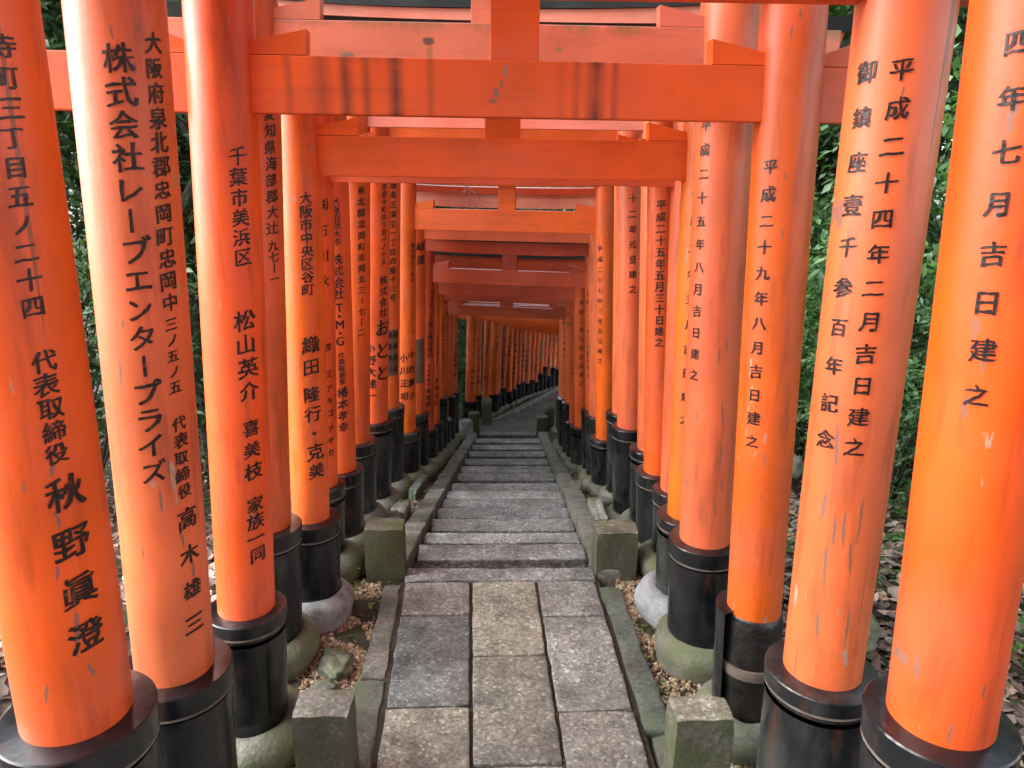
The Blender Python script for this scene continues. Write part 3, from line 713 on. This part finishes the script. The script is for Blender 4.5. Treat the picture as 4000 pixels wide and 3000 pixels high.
    if k in (3, 4):
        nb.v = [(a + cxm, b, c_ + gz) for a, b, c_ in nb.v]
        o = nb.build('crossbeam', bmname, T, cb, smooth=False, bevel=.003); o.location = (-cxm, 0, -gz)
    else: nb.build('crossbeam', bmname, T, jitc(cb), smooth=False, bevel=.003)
    # centre strut
    xs_ = .105 - cxm if k in (3, 5) else 0
    sb_ = MB(); sb_.box(xs_ - .058, xs_ + .058, -.024, .024, b1 - gz - .001, b1 + sh - gz + .01)
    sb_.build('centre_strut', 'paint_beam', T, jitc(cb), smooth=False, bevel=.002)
    # upper beams, rising a little to the ends
    for nm, z0_, z1_, yw, ov, mt, c in (('lintel', b1 + sh, b1 + sh + .095, .062, .34, 'paint_beam', cb), ('top_beam', b1 + sh + .097, b1 + sh + .145, .085, .44, 'paint_beam' if k in (10, 11, 12) else 'lintel_top', DEEP if k in (10, 11, 12) else None)):
        ub = MB(); n = 16; Lh = half + ov; vs = []
        for i in range(n + 1):
            u = -1 + 2 * i / n; x = u * Lh; cu = .05 * abs(u) ** 3; sl = .02 * (1 if i == n else -1 if i == 0 else 0)
            vs += [(x, -yw, z0_ - gz + cu), (x, yw, z0_ - gz + cu), (x + sl, yw * 1.08, z1_ - gz + cu), (x + sl, -yw * 1.08, z1_ - gz + cu)]
        fs = []
        for i in range(n):
            a = i * 4; b = a + 4
            fs += [(a, b, b + 1, a + 1)[::-1], (a + 1, b + 1, b + 2, a + 2)[::-1], (a + 2, b + 2, b + 3, a + 3)[::-1], (a + 3, b + 3, b, a)[::-1]]
        fs += [(0, 1, 2, 3)[::-1], tuple(n * 4 + q for q in (0, 1, 2, 3))]
        if k == 12 and nm == 'lintel': c = (.78, .30, .22)  # light falling on this lintel is painted in as pink
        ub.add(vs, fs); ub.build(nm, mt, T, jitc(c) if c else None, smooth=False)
    # notices fixed to posts
    for kk, a0, a1, z0, z1, mt, txt in ((10, -92, -30, .327, .636, 'plaque', [('棚橋政宏', -44., .60, -44., .37, .040), ('棚橋秀行', -76., .60, -76., .37, .040)]), (12, -90, -35, .03, .38, 'plaque', []), (114, -110, -30, -3.33, -2.83, 'plaque_y', [])):
        if kk == k:
            pl = MB(); r = rL + .0035; prof = [(r, z0 - gz), (r, z1 - gz)]
            pl.lathe([(rL + .0005, z0 - gz), (r, z0 - gz), (r, z1 - gz), (rL + .0005, z1 - gz)], -half, 0, 12, tL, cL - gz, a0 - math.degrees(rz), a1 - math.degrees(rz))
            po = pl.build('notice', mt, T)
            if txt: inscription(po, -half, 0, r, tL, cL, txt, rz, gz)

# ------------------------------------------------------------------ granite posts beside the path
def stone_post(x0, x1, y0, y1, zb, zt, label, m='granite_moss', pyramid=False, c=(.20, .19, .165), rz=0, tapers=.0):
    cx, cy = (x0 + x1) / 2, (y0 + y1) / 2; w, d = (x1 - x0) / 2, (y1 - y0) / 2
    bm = bmesh.new(); bmesh.ops.create_cube(bm, size=1)
    bmesh.ops.subdivide_edges(bm, edges=bm.edges[:], cuts=5, use_grid_fill=True)
    h = zt - zb + .12; sd0 = random.uniform(0, 90)
    for v in bm.verts:
        x, y, z = v.co; X = x * 2 * w; Y = y * 2 * d; Z = (z + .5) * h - .12
        # rounded arrises and hewn unevenness
        q = sum(1 for c_ in (x, y, z) if abs(c_) > .499)
        k = {3: .93, 2: .965, 1: 1.0}.get(q, 1)
        X *= k; Y *= k
        if z > .499: Z -= (0, 0, .003, .008)[q]
        if pyramid and z > .3: tt = (z - .3) / .2; pass
        nn = noise.noise_vector((x * 2.3 + sd0, y * 2.3, z * 2.3)); X += nn.x * .006; Y += nn.y * .006; Z += nn.z * .004
        if pyramid and z > .499: Z += .045 * (1 - max(abs(x), abs(y)) * 2)
        v.co = (X, Y, Z)
    me = bpy.data.meshes.new('stone_post'); bm.to_mesh(me); bm.free(); me.materials.append(M[m])
    me.polygons.foreach_set('use_smooth', [True] * len(me.polygons)); me.set_sharp_from_angle(angle=R(55))
    o = link('stone_post', me, None, c, (cx, cy, zb)); o.rotation_euler = (0, 0, rz)
    return tag(o, label, 'stone post', 'low granite posts beside the path')
stone_post(-.488, -.330, 1.77, 1.885, 0, .25, 'low granite post with speckled top, bottom left beside the nearest slabs', c=(.24, .235, .21))
stone_post(.554, .722, 1.718, 1.818, 0, .25, 'low green-sided granite post, bottom right beside the nearest slabs', c=(.26, .25, .20))
stone_post(-.448, -.280, 2.925, 3.045, 0, .218, 'squat brownish granite post at the left head of the stairs', c=(.16, .14, .115))
stone_post(.532, .712, 2.91, 3.04, 0, .200, 'squat mossy granite post at the right head of the stairs', c=(.19, .18, .14))
stone_post(-.03, .12, 9.82, 9.96, G(9.85), -1.577, 'flat-topped granite post at the left foot of the stairs', c=(.13, .13, .11))
stone_post(.16, .31, 10.75, 10.9, G(10.8), -1.70, 'taller peaked granite post on the left at the lower landing', pyramid=True, c=(.12, .115, .10))
stone_post(.90, 1.05, 9.9, 10.04, G(9.95), -1.66, 'flat-topped granite post at the right foot of the stairs', c=(.14, .14, .11))
stone_post(1.11, 1.26, 10.95, 11.1, G(11), -1.87, 'peaked granite post on the right at the lower landing', pyramid=True, c=(.13, .13, .10))

# ------------------------------------------------------------------ loose rocks between the base stones
def rock(x, y, z, sx, sy, sz, rz, label, m='base_stone', c=(.2, .2, .17), boxy=.0, name='rock'):
    bm = bmesh.new(); bmesh.ops.create_icosphere(bm, subdivisions=4, radius=1)
    s0 = random.uniform(0, 99)
    for v in bm.verts:
        p = v.co.copy(); mx = max(abs(p.x), abs(p.y), abs(p.z)); p = p.lerp(p / mx * .8, boxy); q_ = 1 - .8 * boxy
        n = 1 + q_ * .40 * noise.noise(p * 1.5 + Vector((s0, 0, 0))) + q_ * .18 * noise.noise(p * 4 + Vector((s0, 9, 0)))
        v.co = (p.x * n * sx, p.y * n * sy, p.z * n * sz)
    me = bpy.data.meshes.new(name); bm.to_mesh(me); bm.free(); me.materials.append(M[m]); me.polygons.foreach_set('use_smooth', [True] * len(me.polygons))
    if boxy > .5: me.set_sharp_from_angle(angle=R(40))
    o = link(name, me, None, c, (x, y, z)); o.rotation_euler = (random.uniform(-.15, .15), random.uniform(-.15, .15), rz)
    return tag(o, label, 'rock')
rock(-.475, 2.36, -.02, .060, .085, .042, .4, 'mossy knobbly rock in the gravel left of the slabs', c=(.14, .15, .10))
rock(-.50, 2.20, -.02, .07, .05, .03, 1.0, 'flat greenish rock in the gravel behind the near left granite post', c=(.13, .14, .12), boxy=.5)
rock(-.56, 2.72, -.02, .05, .07, .028, .2, 'low dark rock beside the pale base stone on the left', c=(.10, .11, .09))
rock(-.415, 4.20, G(4.2) + .015, .055, .14, .06, -.1, 'long mossy block lying beside the left stair kerb', c=(.22, .23, .19), boxy=.85, name='stone_block')
rock(-.47, 3.95, G(3.95) + .01, .09, .06, .05, .3, 'dark wedge of stone behind the left stair-head post', c=(.12, .14, .14), boxy=.85, name='stone_block')
rock(-.37, 5.0, G(5.0) + .03, .035, .17, .07, -.25, 'upright slab of stone halfway down beside the left kerb', c=(.15, .18, .16), boxy=.9, name='stone_block')
rock(.735, 4.0, G(4.0) + .02, .045, .14, .06, .05, 'mossy block lying beside the right stair kerb', c=(.22, .23, .19), boxy=.85, name='stone_block')
rock(.80, 4.35, G(4.35) + .02, .09, .05, .05, .2, 'dark block wedged between base stones on the right', c=(.13, .15, .15), boxy=.85, name='stone_block')
rock(.76, 5.05, G(5.05) + .01, .05, .09, .05, -.1, 'small grey block lower down beside the right kerb', c=(.15, .16, .13), boxy=.7, name='stone_block')
rock(-.06, 9.62, G(9.6) + .10, .10, .10, .14, .2, 'pale upright stone under the first far torii on the left', m='base_pale', c=(.26, .27, .26), boxy=.8, name='stone_block')
rock(1.32, 2.05, .03, .09, .11, .06, .2, 'yellowish lichened rock among dry leaves at the right edge', c=(.26, .25, .15))
rock(1.42, 2.42, .03, .12, .08, .07, .9, 'larger lichened rock behind the nearest right post', c=(.24, .24, .16))
rock(1.75, 3.9, .10, .10, .09, .07, .3, 'rounded pale rock in the leaf litter beyond the right posts', c=(.28, .27, .22))
rock(1.05, 1.62, -.01, .08, .08, .04, .3, 'flat yellow-grey stone at the foot of the scraped right post', c=(.30, .29, .20))

# ------------------------------------------------------------------ gravel, litter, moss (uncountable)
ico_v = []; ico_f = []
bm = bmesh.new(); bmesh.ops.create_icosphere(bm, subdivisions=1, radius=1)
ico_v = [v.co.copy() for v in bm.verts]; ico_f = [tuple(v.index for v in f.verts) for f in bm.faces]; bm.free()
def pebbles(name, areas, label, m='pebble', cubes=True):
    vs = []; fs = []
    for (x0, x1, y0, y1, n, s0, s1) in areas:
        for _ in range(n):
            y = random.uniform(y0, y1); sh = .055 * max(0, y - 3) if y0 >= 2.95 else 0
            x = random.uniform(x0, x1) + sh
            if noise.noise((x * 6, y * 6, 5)) < -.2: continue
            s = random.uniform(s0, s1) * (1 if random.random() < .8 else 1.5); z = terrain_z(x, y)
            if abs(x - cxp(y)) < .40 + (.0): z = G(y) - .018
            rot = Matrix.Rotation(random.uniform(0, 6.3), 3, (random.uniform(-1, 1), random.uniform(-1, 1), 1))
            sc = (s, s * random.uniform(.6, 1), s * random.uniform(.45, .8)); k = len(vs)
            for v in ico_v:
                p = rot @ Vector((v.x * sc[0] * random.uniform(.8, 1.15), v.y * sc[1], v.z * sc[2])); vs.append((x + p.x, y + p.y, z + p.z + s * .3))
            fs += [tuple(i + k for i in f) for f in ico_f]
    mb = MB(); mb.v = vs; mb.f = fs; o = mb.build(name, m, smooth=False)
    tag(o, label, 'gravel', kind='stuff')
pebbles('gravel', [(-.62, -.37, 1.5, 2.95, 4200, .003, .009), (-.56, -.38, 2.2, 2.9, 1500, .003, .008), (.63, .84, 1.4, 2.95, 3300, .003, .009), (.62, .84, 2.45, 2.95, 1900, .004, .010), (-.52, -.40, 3.1, 5.5, 500, .003, .007), (.66, .80, 3.1, 6.5, 700, .003, .008),
                   (-1.1, -.6, 1.2, 3.0, 500, .004, .01), (.8, 1.2, 1.2, 3.0, 500, .004, .01)], 'reddish brown gravel strips between slabs and base stones')
pebbles('joint_grit', [(-.296, -.276, .9, 2.88, 420, .0015, .004), (-.006, .008, .9, 2.88, 320, .0015, .0035), (.268, .282, .9, 2.88, 320, .0015, .0035), (.528, .547, .9, 2.88, 420, .0015, .004), (-.28, .53, 2.872, 2.888, 260, .0015, .0035)], 'fine grit in the joints between the slabs')

def leaves(name, n, region, m, label, size=(.018, .034), lift=.006):
    vs = []; fs = []
    for _ in range(n):
        x, y = region(); z = terrain_z(x, y) + random.uniform(.002, lift * 3)
        s = random.uniform(*size); w = s * random.uniform(.38, .55); cu = random.uniform(-.3, .9) * s * .5
        rot = Matrix.Rotation(random.uniform(0, 6.3), 3, 'Z') @ Matrix.Rotation(random.uniform(-.6, .6), 3, 'X') @ Matrix.Rotation(random.uniform(-.5, .5), 3, 'Y')
        P = [(-s, 0, cu), (-s * .3, -w, cu * .3), (-s * .3, 0, -cu * .2), (-s * .3, w, cu * .35), (s * .45, -w * .8, cu * .3), (s * .45, 0, -cu * .1), (s * .45, w * .8, cu * .3), (s * 1.1, 0, cu)]
        k = len(vs)
        for p in P:
            q = rot @ Vector(p); vs.append((x + q.x, y + q.y, z + q.z + abs(cu) * .3))
        fs += [tuple(i + k for i in f) for f in ((0, 1, 2), (0, 2, 3), (1, 4, 5, 2), (2, 5, 6, 3), (4, 7, 5), (5, 7, 6))]
    mb = MB(); mb.v = vs; mb.f = fs; o = mb.build(name, m, angle=80); return tag(o, label, 'leaves', kind='stuff')
def reg_r():
    y = abs(random.gauss(0, 1)) * 4 + 1.2; y = min(y, 12); return cxp(y) + .95 + random.random() ** 1.3 * (1.2 + y * .45), y
def reg_l():
    y = abs(random.gauss(0, 1)) * 4 + 1.2; y = min(y, 12); return cxp(y) - .92 - random.random() ** 1.3 * (1.0 + y * .4), y
leaves('leaf_litter', 9000, reg_r, 'litter', 'dry brown fallen leaves covering the ground right of the torii', (.022, .045))
leaves('leaf_litter', 5500, reg_l, 'litter', 'dry brown fallen leaves covering the ground left of the torii', (.022, .042))
def reg_p():
    y = random.uniform(1.5, 6.5); s = random.choice((-1, 1)); return cxp(y) + s * random.uniform(.52, .72), y
leaves('leaf_litter', 420, reg_p, 'litter', 'scattered small dead leaves beside the kerbs and slabs', (.006, .014), .004)
lb = MB()
rl_ = random.Random(77)
for (x, y, s, a) in [(rl_.choice((-.276, .001, .275, .53)) + rl_.gauss(0, .05), rl_.uniform(1.3, 2.88), rl_.uniform(.002, .0065), rl_.uniform(0, 6)) for _ in range(90)] + list(((.085, 2.52, .012, .6), (.42, 1.86, .016, 1.6), (-.17, 2.02, .006, 2), (.34, 2.33, .006, .3), (.22, 2.45, .006, 1), (.19, 1.97, .006, 2.6), (.59, 2.72, .012, 1.2))):
    c, s_ = math.cos(a), math.sin(a)
    P = [(-s, 0, .004), (0, -s * .35, .002), (s, 0, .007), (0, s * .35, .006)]
    lb.add([(x + c * p[0] - s_ * p[1], y + s_ * p[0] + c * p[1], p[2]) for p in P], [(0, 1, 2), (0, 2, 3)])
tag(lb.build('leaf_litter', 'litter', smooth=False), 'few tiny dead leaves lying on the granite slabs', 'leaves', kind='stuff')
# moss cushions
mv = []; mf = []
for _ in range(1500):
    s = random.choice((-1, 1)); y = random.uniform(1.6, 6.0); x = cxp(y) + s * (random.uniform(.43, .56) if random.random() < .6 else random.uniform(.4, .66))
    if noise.noise((x * 4, y * 4, 11)) < .12: continue
    z = terrain_z(x, y); r = random.uniform(.004, .011); k = len(mv)
    for v in ico_v: mv.append((x + v.x * r * random.uniform(.8, 1.3), y + v.y * r, z + v.z * r * .6 + .004))
    mf += [tuple(i + k for i in f) for f in ico_f]
mb = MB(); mb.v = mv; mb.f = mf; tag(mb.build('moss', 'moss'), 'green moss cushions along the path edges', 'moss', kind='stuff')

# ------------------------------------------------------------------ dead twig hanging between the beams
tw = MB()
for i, t in enumerate(TWIG): tw.tube([(x, y + .02 * math.sin(j * 2 + i), z) for j, (x, y, z) in enumerate(t)], .0042 if i < 2 else .003, .0014, 5)
tag(tw.build('dead_twig', 'twig'), 'dead branching twig caught above the bright torii halfway down', 'twig')

# ------------------------------------------------------------------ vegetation
def leaf_cloud(n, rx, ry, rz_, size, m, name, seed, clumps=40, droop=.3, hollow=.35, upbias=.5):
    rs = np.random.RandomState(seed)
    cl = rs.normal(size=(clumps, 3)); cl /= np.linalg.norm(cl, axis=1)[:, None]; cl *= (hollow + (1 - hollow) * rs.rand(clumps, 1) ** .6)
    cl *= (rx, ry, rz_)
    cr = rs.uniform(.12, .34, clumps) * min(rx, rz_)
    idx = rs.randint(0, clumps, n); d = rs.normal(size=(n, 3)); d /= np.linalg.norm(d, axis=1)[:, None]
    c = cl[idx] + d * (cr[idx] * rs.rand(n) ** .5)[:, None] * (1.25, 1.25, .7)
    # leaf frames: long axis outward and drooping, normal mostly up
    a = d * (1, 1, .35) + rs.normal(size=(n, 3)) * .5; a[:, 2] -= droop; a /= np.linalg.norm(a, axis=1)[:, None]
    up = rs.normal(size=(n, 3)) * .55; up[:, 2] += upbias + .5
    b = np.cross(up, a); b /= np.linalg.norm(b, axis=1)[:, None]; nn = np.cross(a, b)
    s = (size * rs.uniform(.6, 1.25, n))[:, None]; w = s * .42
    V = np.stack([c - a * s * .9, c - b * w + nn * w * .25, c + a * s, c + b * w + nn * w * .25], 1).reshape(-1, 3)
    me = bpy.data.meshes.new(name); me.vertices.add(len(V)); me.vertices.foreach_set('co', V.ravel())
    nf = n * 2; base = (np.arange(n) * 4)[:, None]; F = np.concatenate([base + (0, 1, 2), base + (0, 2, 3)], 1).reshape(-1)
    me.loops.add(nf * 3); me.loops.foreach_set('vertex_index', F.astype(np.int32)); me.polygons.add(nf)
    me.polygons.foreach_set('loop_start', (np.arange(nf) * 3).astype(np.int32)); me.polygons.foreach_set('loop_total', np.full(nf, 3, np.int32))
    me.update(calc_edges=True); me.validate(); me.materials.append(M[m]); return me
def stems(name, h, spread, n, r, seed):
    rs = random.Random(seed); mb = MB()
    for i in range(n):
        a = rs.uniform(0, 6.3); pts = []; x = y = 0
        for j in range(6):
            f = j / 5; pts.append((math.cos(a) * spread * f ** 1.3 + rs.uniform(-.03, .03), math.sin(a) * spread * f ** 1.3 + rs.uniform(-.03, .03), h * f - .1))
        mb.tube(pts, r, r * .3, 5)
    o = mb.build(name, 'bark'); me = o.data; bpy.data.objects.remove(o); return me
def trunk_mesh(h, r, seed, limbs=6):
    rs = random.Random(seed); mb = MB(); pts = [(rs.uniform(-.06, .06) * j, rs.uniform(-.06, .06) * j, h * j / 7 - .2) for j in range(8)]
    mb.tube(pts, r, r * .45, 10)
    for i in range(limbs):
        p = pts[rs.randint(3, 7)]; a = rs.uniform(0, 6.3); l = rs.uniform(.8, 1.8)
        mb.tube([(p[0] + math.cos(a) * l * f, p[1] + math.sin(a) * l * f, p[2] + l * .75 * f ** .8) for f in (0, .3, .65, 1)], r * .35, r * .1, 6)
    o = mb.build('trunk', 'bark'); me = o.data; bpy.data.objects.remove(o); return me
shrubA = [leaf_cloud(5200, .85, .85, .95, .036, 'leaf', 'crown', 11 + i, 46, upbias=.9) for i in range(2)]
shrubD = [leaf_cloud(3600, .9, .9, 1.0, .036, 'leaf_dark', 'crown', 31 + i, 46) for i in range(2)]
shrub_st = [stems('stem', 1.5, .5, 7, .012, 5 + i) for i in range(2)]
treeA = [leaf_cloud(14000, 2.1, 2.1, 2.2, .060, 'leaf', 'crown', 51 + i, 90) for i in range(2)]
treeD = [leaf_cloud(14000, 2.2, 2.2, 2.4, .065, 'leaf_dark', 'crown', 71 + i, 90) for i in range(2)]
trunks = [trunk_mesh(4.5, .13, 3), trunk_mesh(5.0, .18, 4)]
def plant(kind, x, y, s, rz, dark, label, group, cat, i):
    z = terrain_z(x, y); o = tag(empty(kind, (x, y, z), rz), label, cat, group)
    if kind == 'shrub':
        c = link('crown', (shrubD if dark else shrubA)[i % 2], o, None, (0, 0, 1.0)); st = link('stem', shrub_st[i % 2], o)
    else:
        c = link('crown', (treeD if dark else treeA)[i % 2], o, None, (0, 0, 4.6)); st = link('trunk', trunks[i % 2], o)
    o.scale = (s, s, s * random.uniform(.9, 1.15))
rs = random.Random(12)
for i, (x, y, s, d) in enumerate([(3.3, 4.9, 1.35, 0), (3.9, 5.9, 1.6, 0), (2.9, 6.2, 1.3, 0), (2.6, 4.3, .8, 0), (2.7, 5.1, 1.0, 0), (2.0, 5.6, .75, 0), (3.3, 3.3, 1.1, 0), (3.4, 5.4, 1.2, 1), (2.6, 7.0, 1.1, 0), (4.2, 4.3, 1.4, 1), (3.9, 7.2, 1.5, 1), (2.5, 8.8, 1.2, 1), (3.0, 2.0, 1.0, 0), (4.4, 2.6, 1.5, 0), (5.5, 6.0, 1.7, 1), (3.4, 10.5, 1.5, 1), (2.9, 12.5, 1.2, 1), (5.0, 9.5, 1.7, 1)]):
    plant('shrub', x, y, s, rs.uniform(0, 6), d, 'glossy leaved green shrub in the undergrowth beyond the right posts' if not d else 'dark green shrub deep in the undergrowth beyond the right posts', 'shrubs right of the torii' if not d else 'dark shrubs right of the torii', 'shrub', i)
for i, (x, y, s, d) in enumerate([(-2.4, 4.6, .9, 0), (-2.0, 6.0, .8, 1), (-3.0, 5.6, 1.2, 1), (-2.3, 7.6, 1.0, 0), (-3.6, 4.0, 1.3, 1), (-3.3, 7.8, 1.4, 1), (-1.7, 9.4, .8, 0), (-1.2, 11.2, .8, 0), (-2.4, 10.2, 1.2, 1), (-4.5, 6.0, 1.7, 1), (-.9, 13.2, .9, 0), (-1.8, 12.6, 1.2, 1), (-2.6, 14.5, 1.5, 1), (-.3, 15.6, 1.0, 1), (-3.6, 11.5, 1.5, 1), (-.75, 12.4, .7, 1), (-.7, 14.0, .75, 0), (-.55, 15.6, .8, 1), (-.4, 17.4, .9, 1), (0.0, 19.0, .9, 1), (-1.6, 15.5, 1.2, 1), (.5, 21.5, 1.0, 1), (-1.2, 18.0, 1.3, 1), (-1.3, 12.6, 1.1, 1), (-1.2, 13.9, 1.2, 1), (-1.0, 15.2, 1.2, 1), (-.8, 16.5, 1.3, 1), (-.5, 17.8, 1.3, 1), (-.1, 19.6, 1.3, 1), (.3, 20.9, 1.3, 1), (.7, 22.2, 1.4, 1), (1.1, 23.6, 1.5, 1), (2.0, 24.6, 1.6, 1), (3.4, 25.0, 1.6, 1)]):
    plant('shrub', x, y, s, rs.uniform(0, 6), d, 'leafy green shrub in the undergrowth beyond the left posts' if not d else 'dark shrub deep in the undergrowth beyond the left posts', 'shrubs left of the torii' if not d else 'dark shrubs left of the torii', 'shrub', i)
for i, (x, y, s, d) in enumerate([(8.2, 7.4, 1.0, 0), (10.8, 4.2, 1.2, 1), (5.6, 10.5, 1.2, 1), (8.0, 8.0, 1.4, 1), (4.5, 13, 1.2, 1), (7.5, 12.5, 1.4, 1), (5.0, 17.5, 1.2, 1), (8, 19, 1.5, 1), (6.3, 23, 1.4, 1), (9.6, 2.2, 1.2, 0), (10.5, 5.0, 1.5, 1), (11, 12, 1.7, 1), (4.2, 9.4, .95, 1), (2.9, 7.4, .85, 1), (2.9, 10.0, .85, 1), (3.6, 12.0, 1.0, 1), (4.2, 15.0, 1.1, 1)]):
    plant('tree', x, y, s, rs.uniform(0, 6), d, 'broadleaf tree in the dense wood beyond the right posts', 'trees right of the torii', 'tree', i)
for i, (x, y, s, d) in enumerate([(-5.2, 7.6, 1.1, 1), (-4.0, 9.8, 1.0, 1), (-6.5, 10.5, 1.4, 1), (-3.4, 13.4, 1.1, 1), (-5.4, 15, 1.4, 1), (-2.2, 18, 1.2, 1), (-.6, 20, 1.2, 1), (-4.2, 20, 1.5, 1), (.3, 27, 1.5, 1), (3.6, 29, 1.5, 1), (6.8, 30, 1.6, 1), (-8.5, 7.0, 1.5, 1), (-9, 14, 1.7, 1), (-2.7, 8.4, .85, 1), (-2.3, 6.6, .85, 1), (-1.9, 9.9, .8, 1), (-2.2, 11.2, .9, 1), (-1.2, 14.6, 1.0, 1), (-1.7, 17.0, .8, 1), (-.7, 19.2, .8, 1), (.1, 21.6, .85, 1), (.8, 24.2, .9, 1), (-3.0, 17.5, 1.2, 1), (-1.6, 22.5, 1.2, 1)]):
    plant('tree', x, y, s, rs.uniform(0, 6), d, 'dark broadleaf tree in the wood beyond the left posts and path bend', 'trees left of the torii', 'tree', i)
for i, (x, y, s, d) in enumerate([(5.2, -.8, 1.0, 1), (4.2, -3.5, 1.1, 1), (1.6, -3.8, 1.0, 1), (-1.4, -4.6, 1.1, 1), (-3.8, -4.2, 1.1, 1), (6.5, .5, 1.4, 1)]):  # unseen trees added to cut the sky light from behind
    plant('tree', x, y, s, rs.uniform(0, 6), d, 'unseen dark broadleaf tree in the wood behind the viewpoint', 'trees behind the viewpoint', 'tree', i)
# low herbs
def herb_mesh(n, r, size, seed):
    rs_ = random.Random(seed); mb = MB()
    for i in range(n):
        a = rs_.uniform(0, 6.3); d = r * rs_.random() ** .6; h = rs_.uniform(.02, .12) * (1.2 - d / r * .6); s = size * rs_.uniform(.6, 1.2); w = s * .45
        c, q = math.cos(a), math.sin(a); x, y = c * d, q * d; t = rs_.uniform(-.3, .3)
        P = [(-s, 0, 0), (0, -w, s * .15), (s, 0, -s * t), (0, w, s * .15)]; a2 = a + rs_.uniform(-1, 1); c2, q2 = math.cos(a2), math.sin(a2)
        mb.add([(x + c2 * p[0] - q2 * p[1], y + q2 * p[0] + c2 * p[1], h + p[2]) for p in P], [(0, 1, 2), (0, 2, 3)])
    o = mb.build('herb', 'herb', smooth=False); me = o.data; bpy.data.objects.remove(o); return me
hm = [herb_mesh(60, .13, .020, 1), herb_mesh(110, .20, .026, 2), herb_mesh(9, .022, .009, 3)]
for (x, y, i, s) in ((1.72, 2.9, 0, 1), (1.62, 3.25, 1, .9), (1.95, 3.5, 1, 1), (1.5, 3.7, 0, .9), (2.1, 3.0, 1, 1.1), (1.45, 4.3, 1, .9), (1.75, 4.6, 1, 1.3), (2.3, 4.0, 1, 1.4), (1.5, 5.2, 1, 1.2), (1.9, 5.4, 1, 1.4), (1.65, 2.35, 0, .8), (1.38, 2.75, 0, .6), (2.0, 2.4, 1, 1.1), (2.5, 3.2, 1, 1.5), (2.7, 2.5, 1, 1.4),
                     (-1.3, 3.9, 0, .8), (-1.6, 4.6, 1, 1.0), (-1.35, 5.6, 1, 1.0), (-.9, 9.6, 1, 1.0), (-.7, 10.3, 1, 1.1), (-.65, 11.2, 1, 1.2)):
    o = link('herb', hm[i], None, None, (x, y, terrain_z(x, y))); o.scale = (s, s, s); o.rotation_euler = (0, 0, random.uniform(0, 6))
    tag(o, 'low green herb patch on the leaf litter beyond the %s posts' % ('right' if x > 0 else 'left'), 'plant', 'herb patches on the %s' % ('right' if x > 0 else 'left'))
for (x, y, lab) in ((-.46, 2.86, 'tiny green seedling in the gravel near the left stair-head post'), (.66, 2.19, 'tiny green seedling in the gravel right of the slabs')):
    o = link('seedling', hm[2], None, None, (x, y, terrain_z(x, y) - .01)); tag(o, lab, 'seedling')
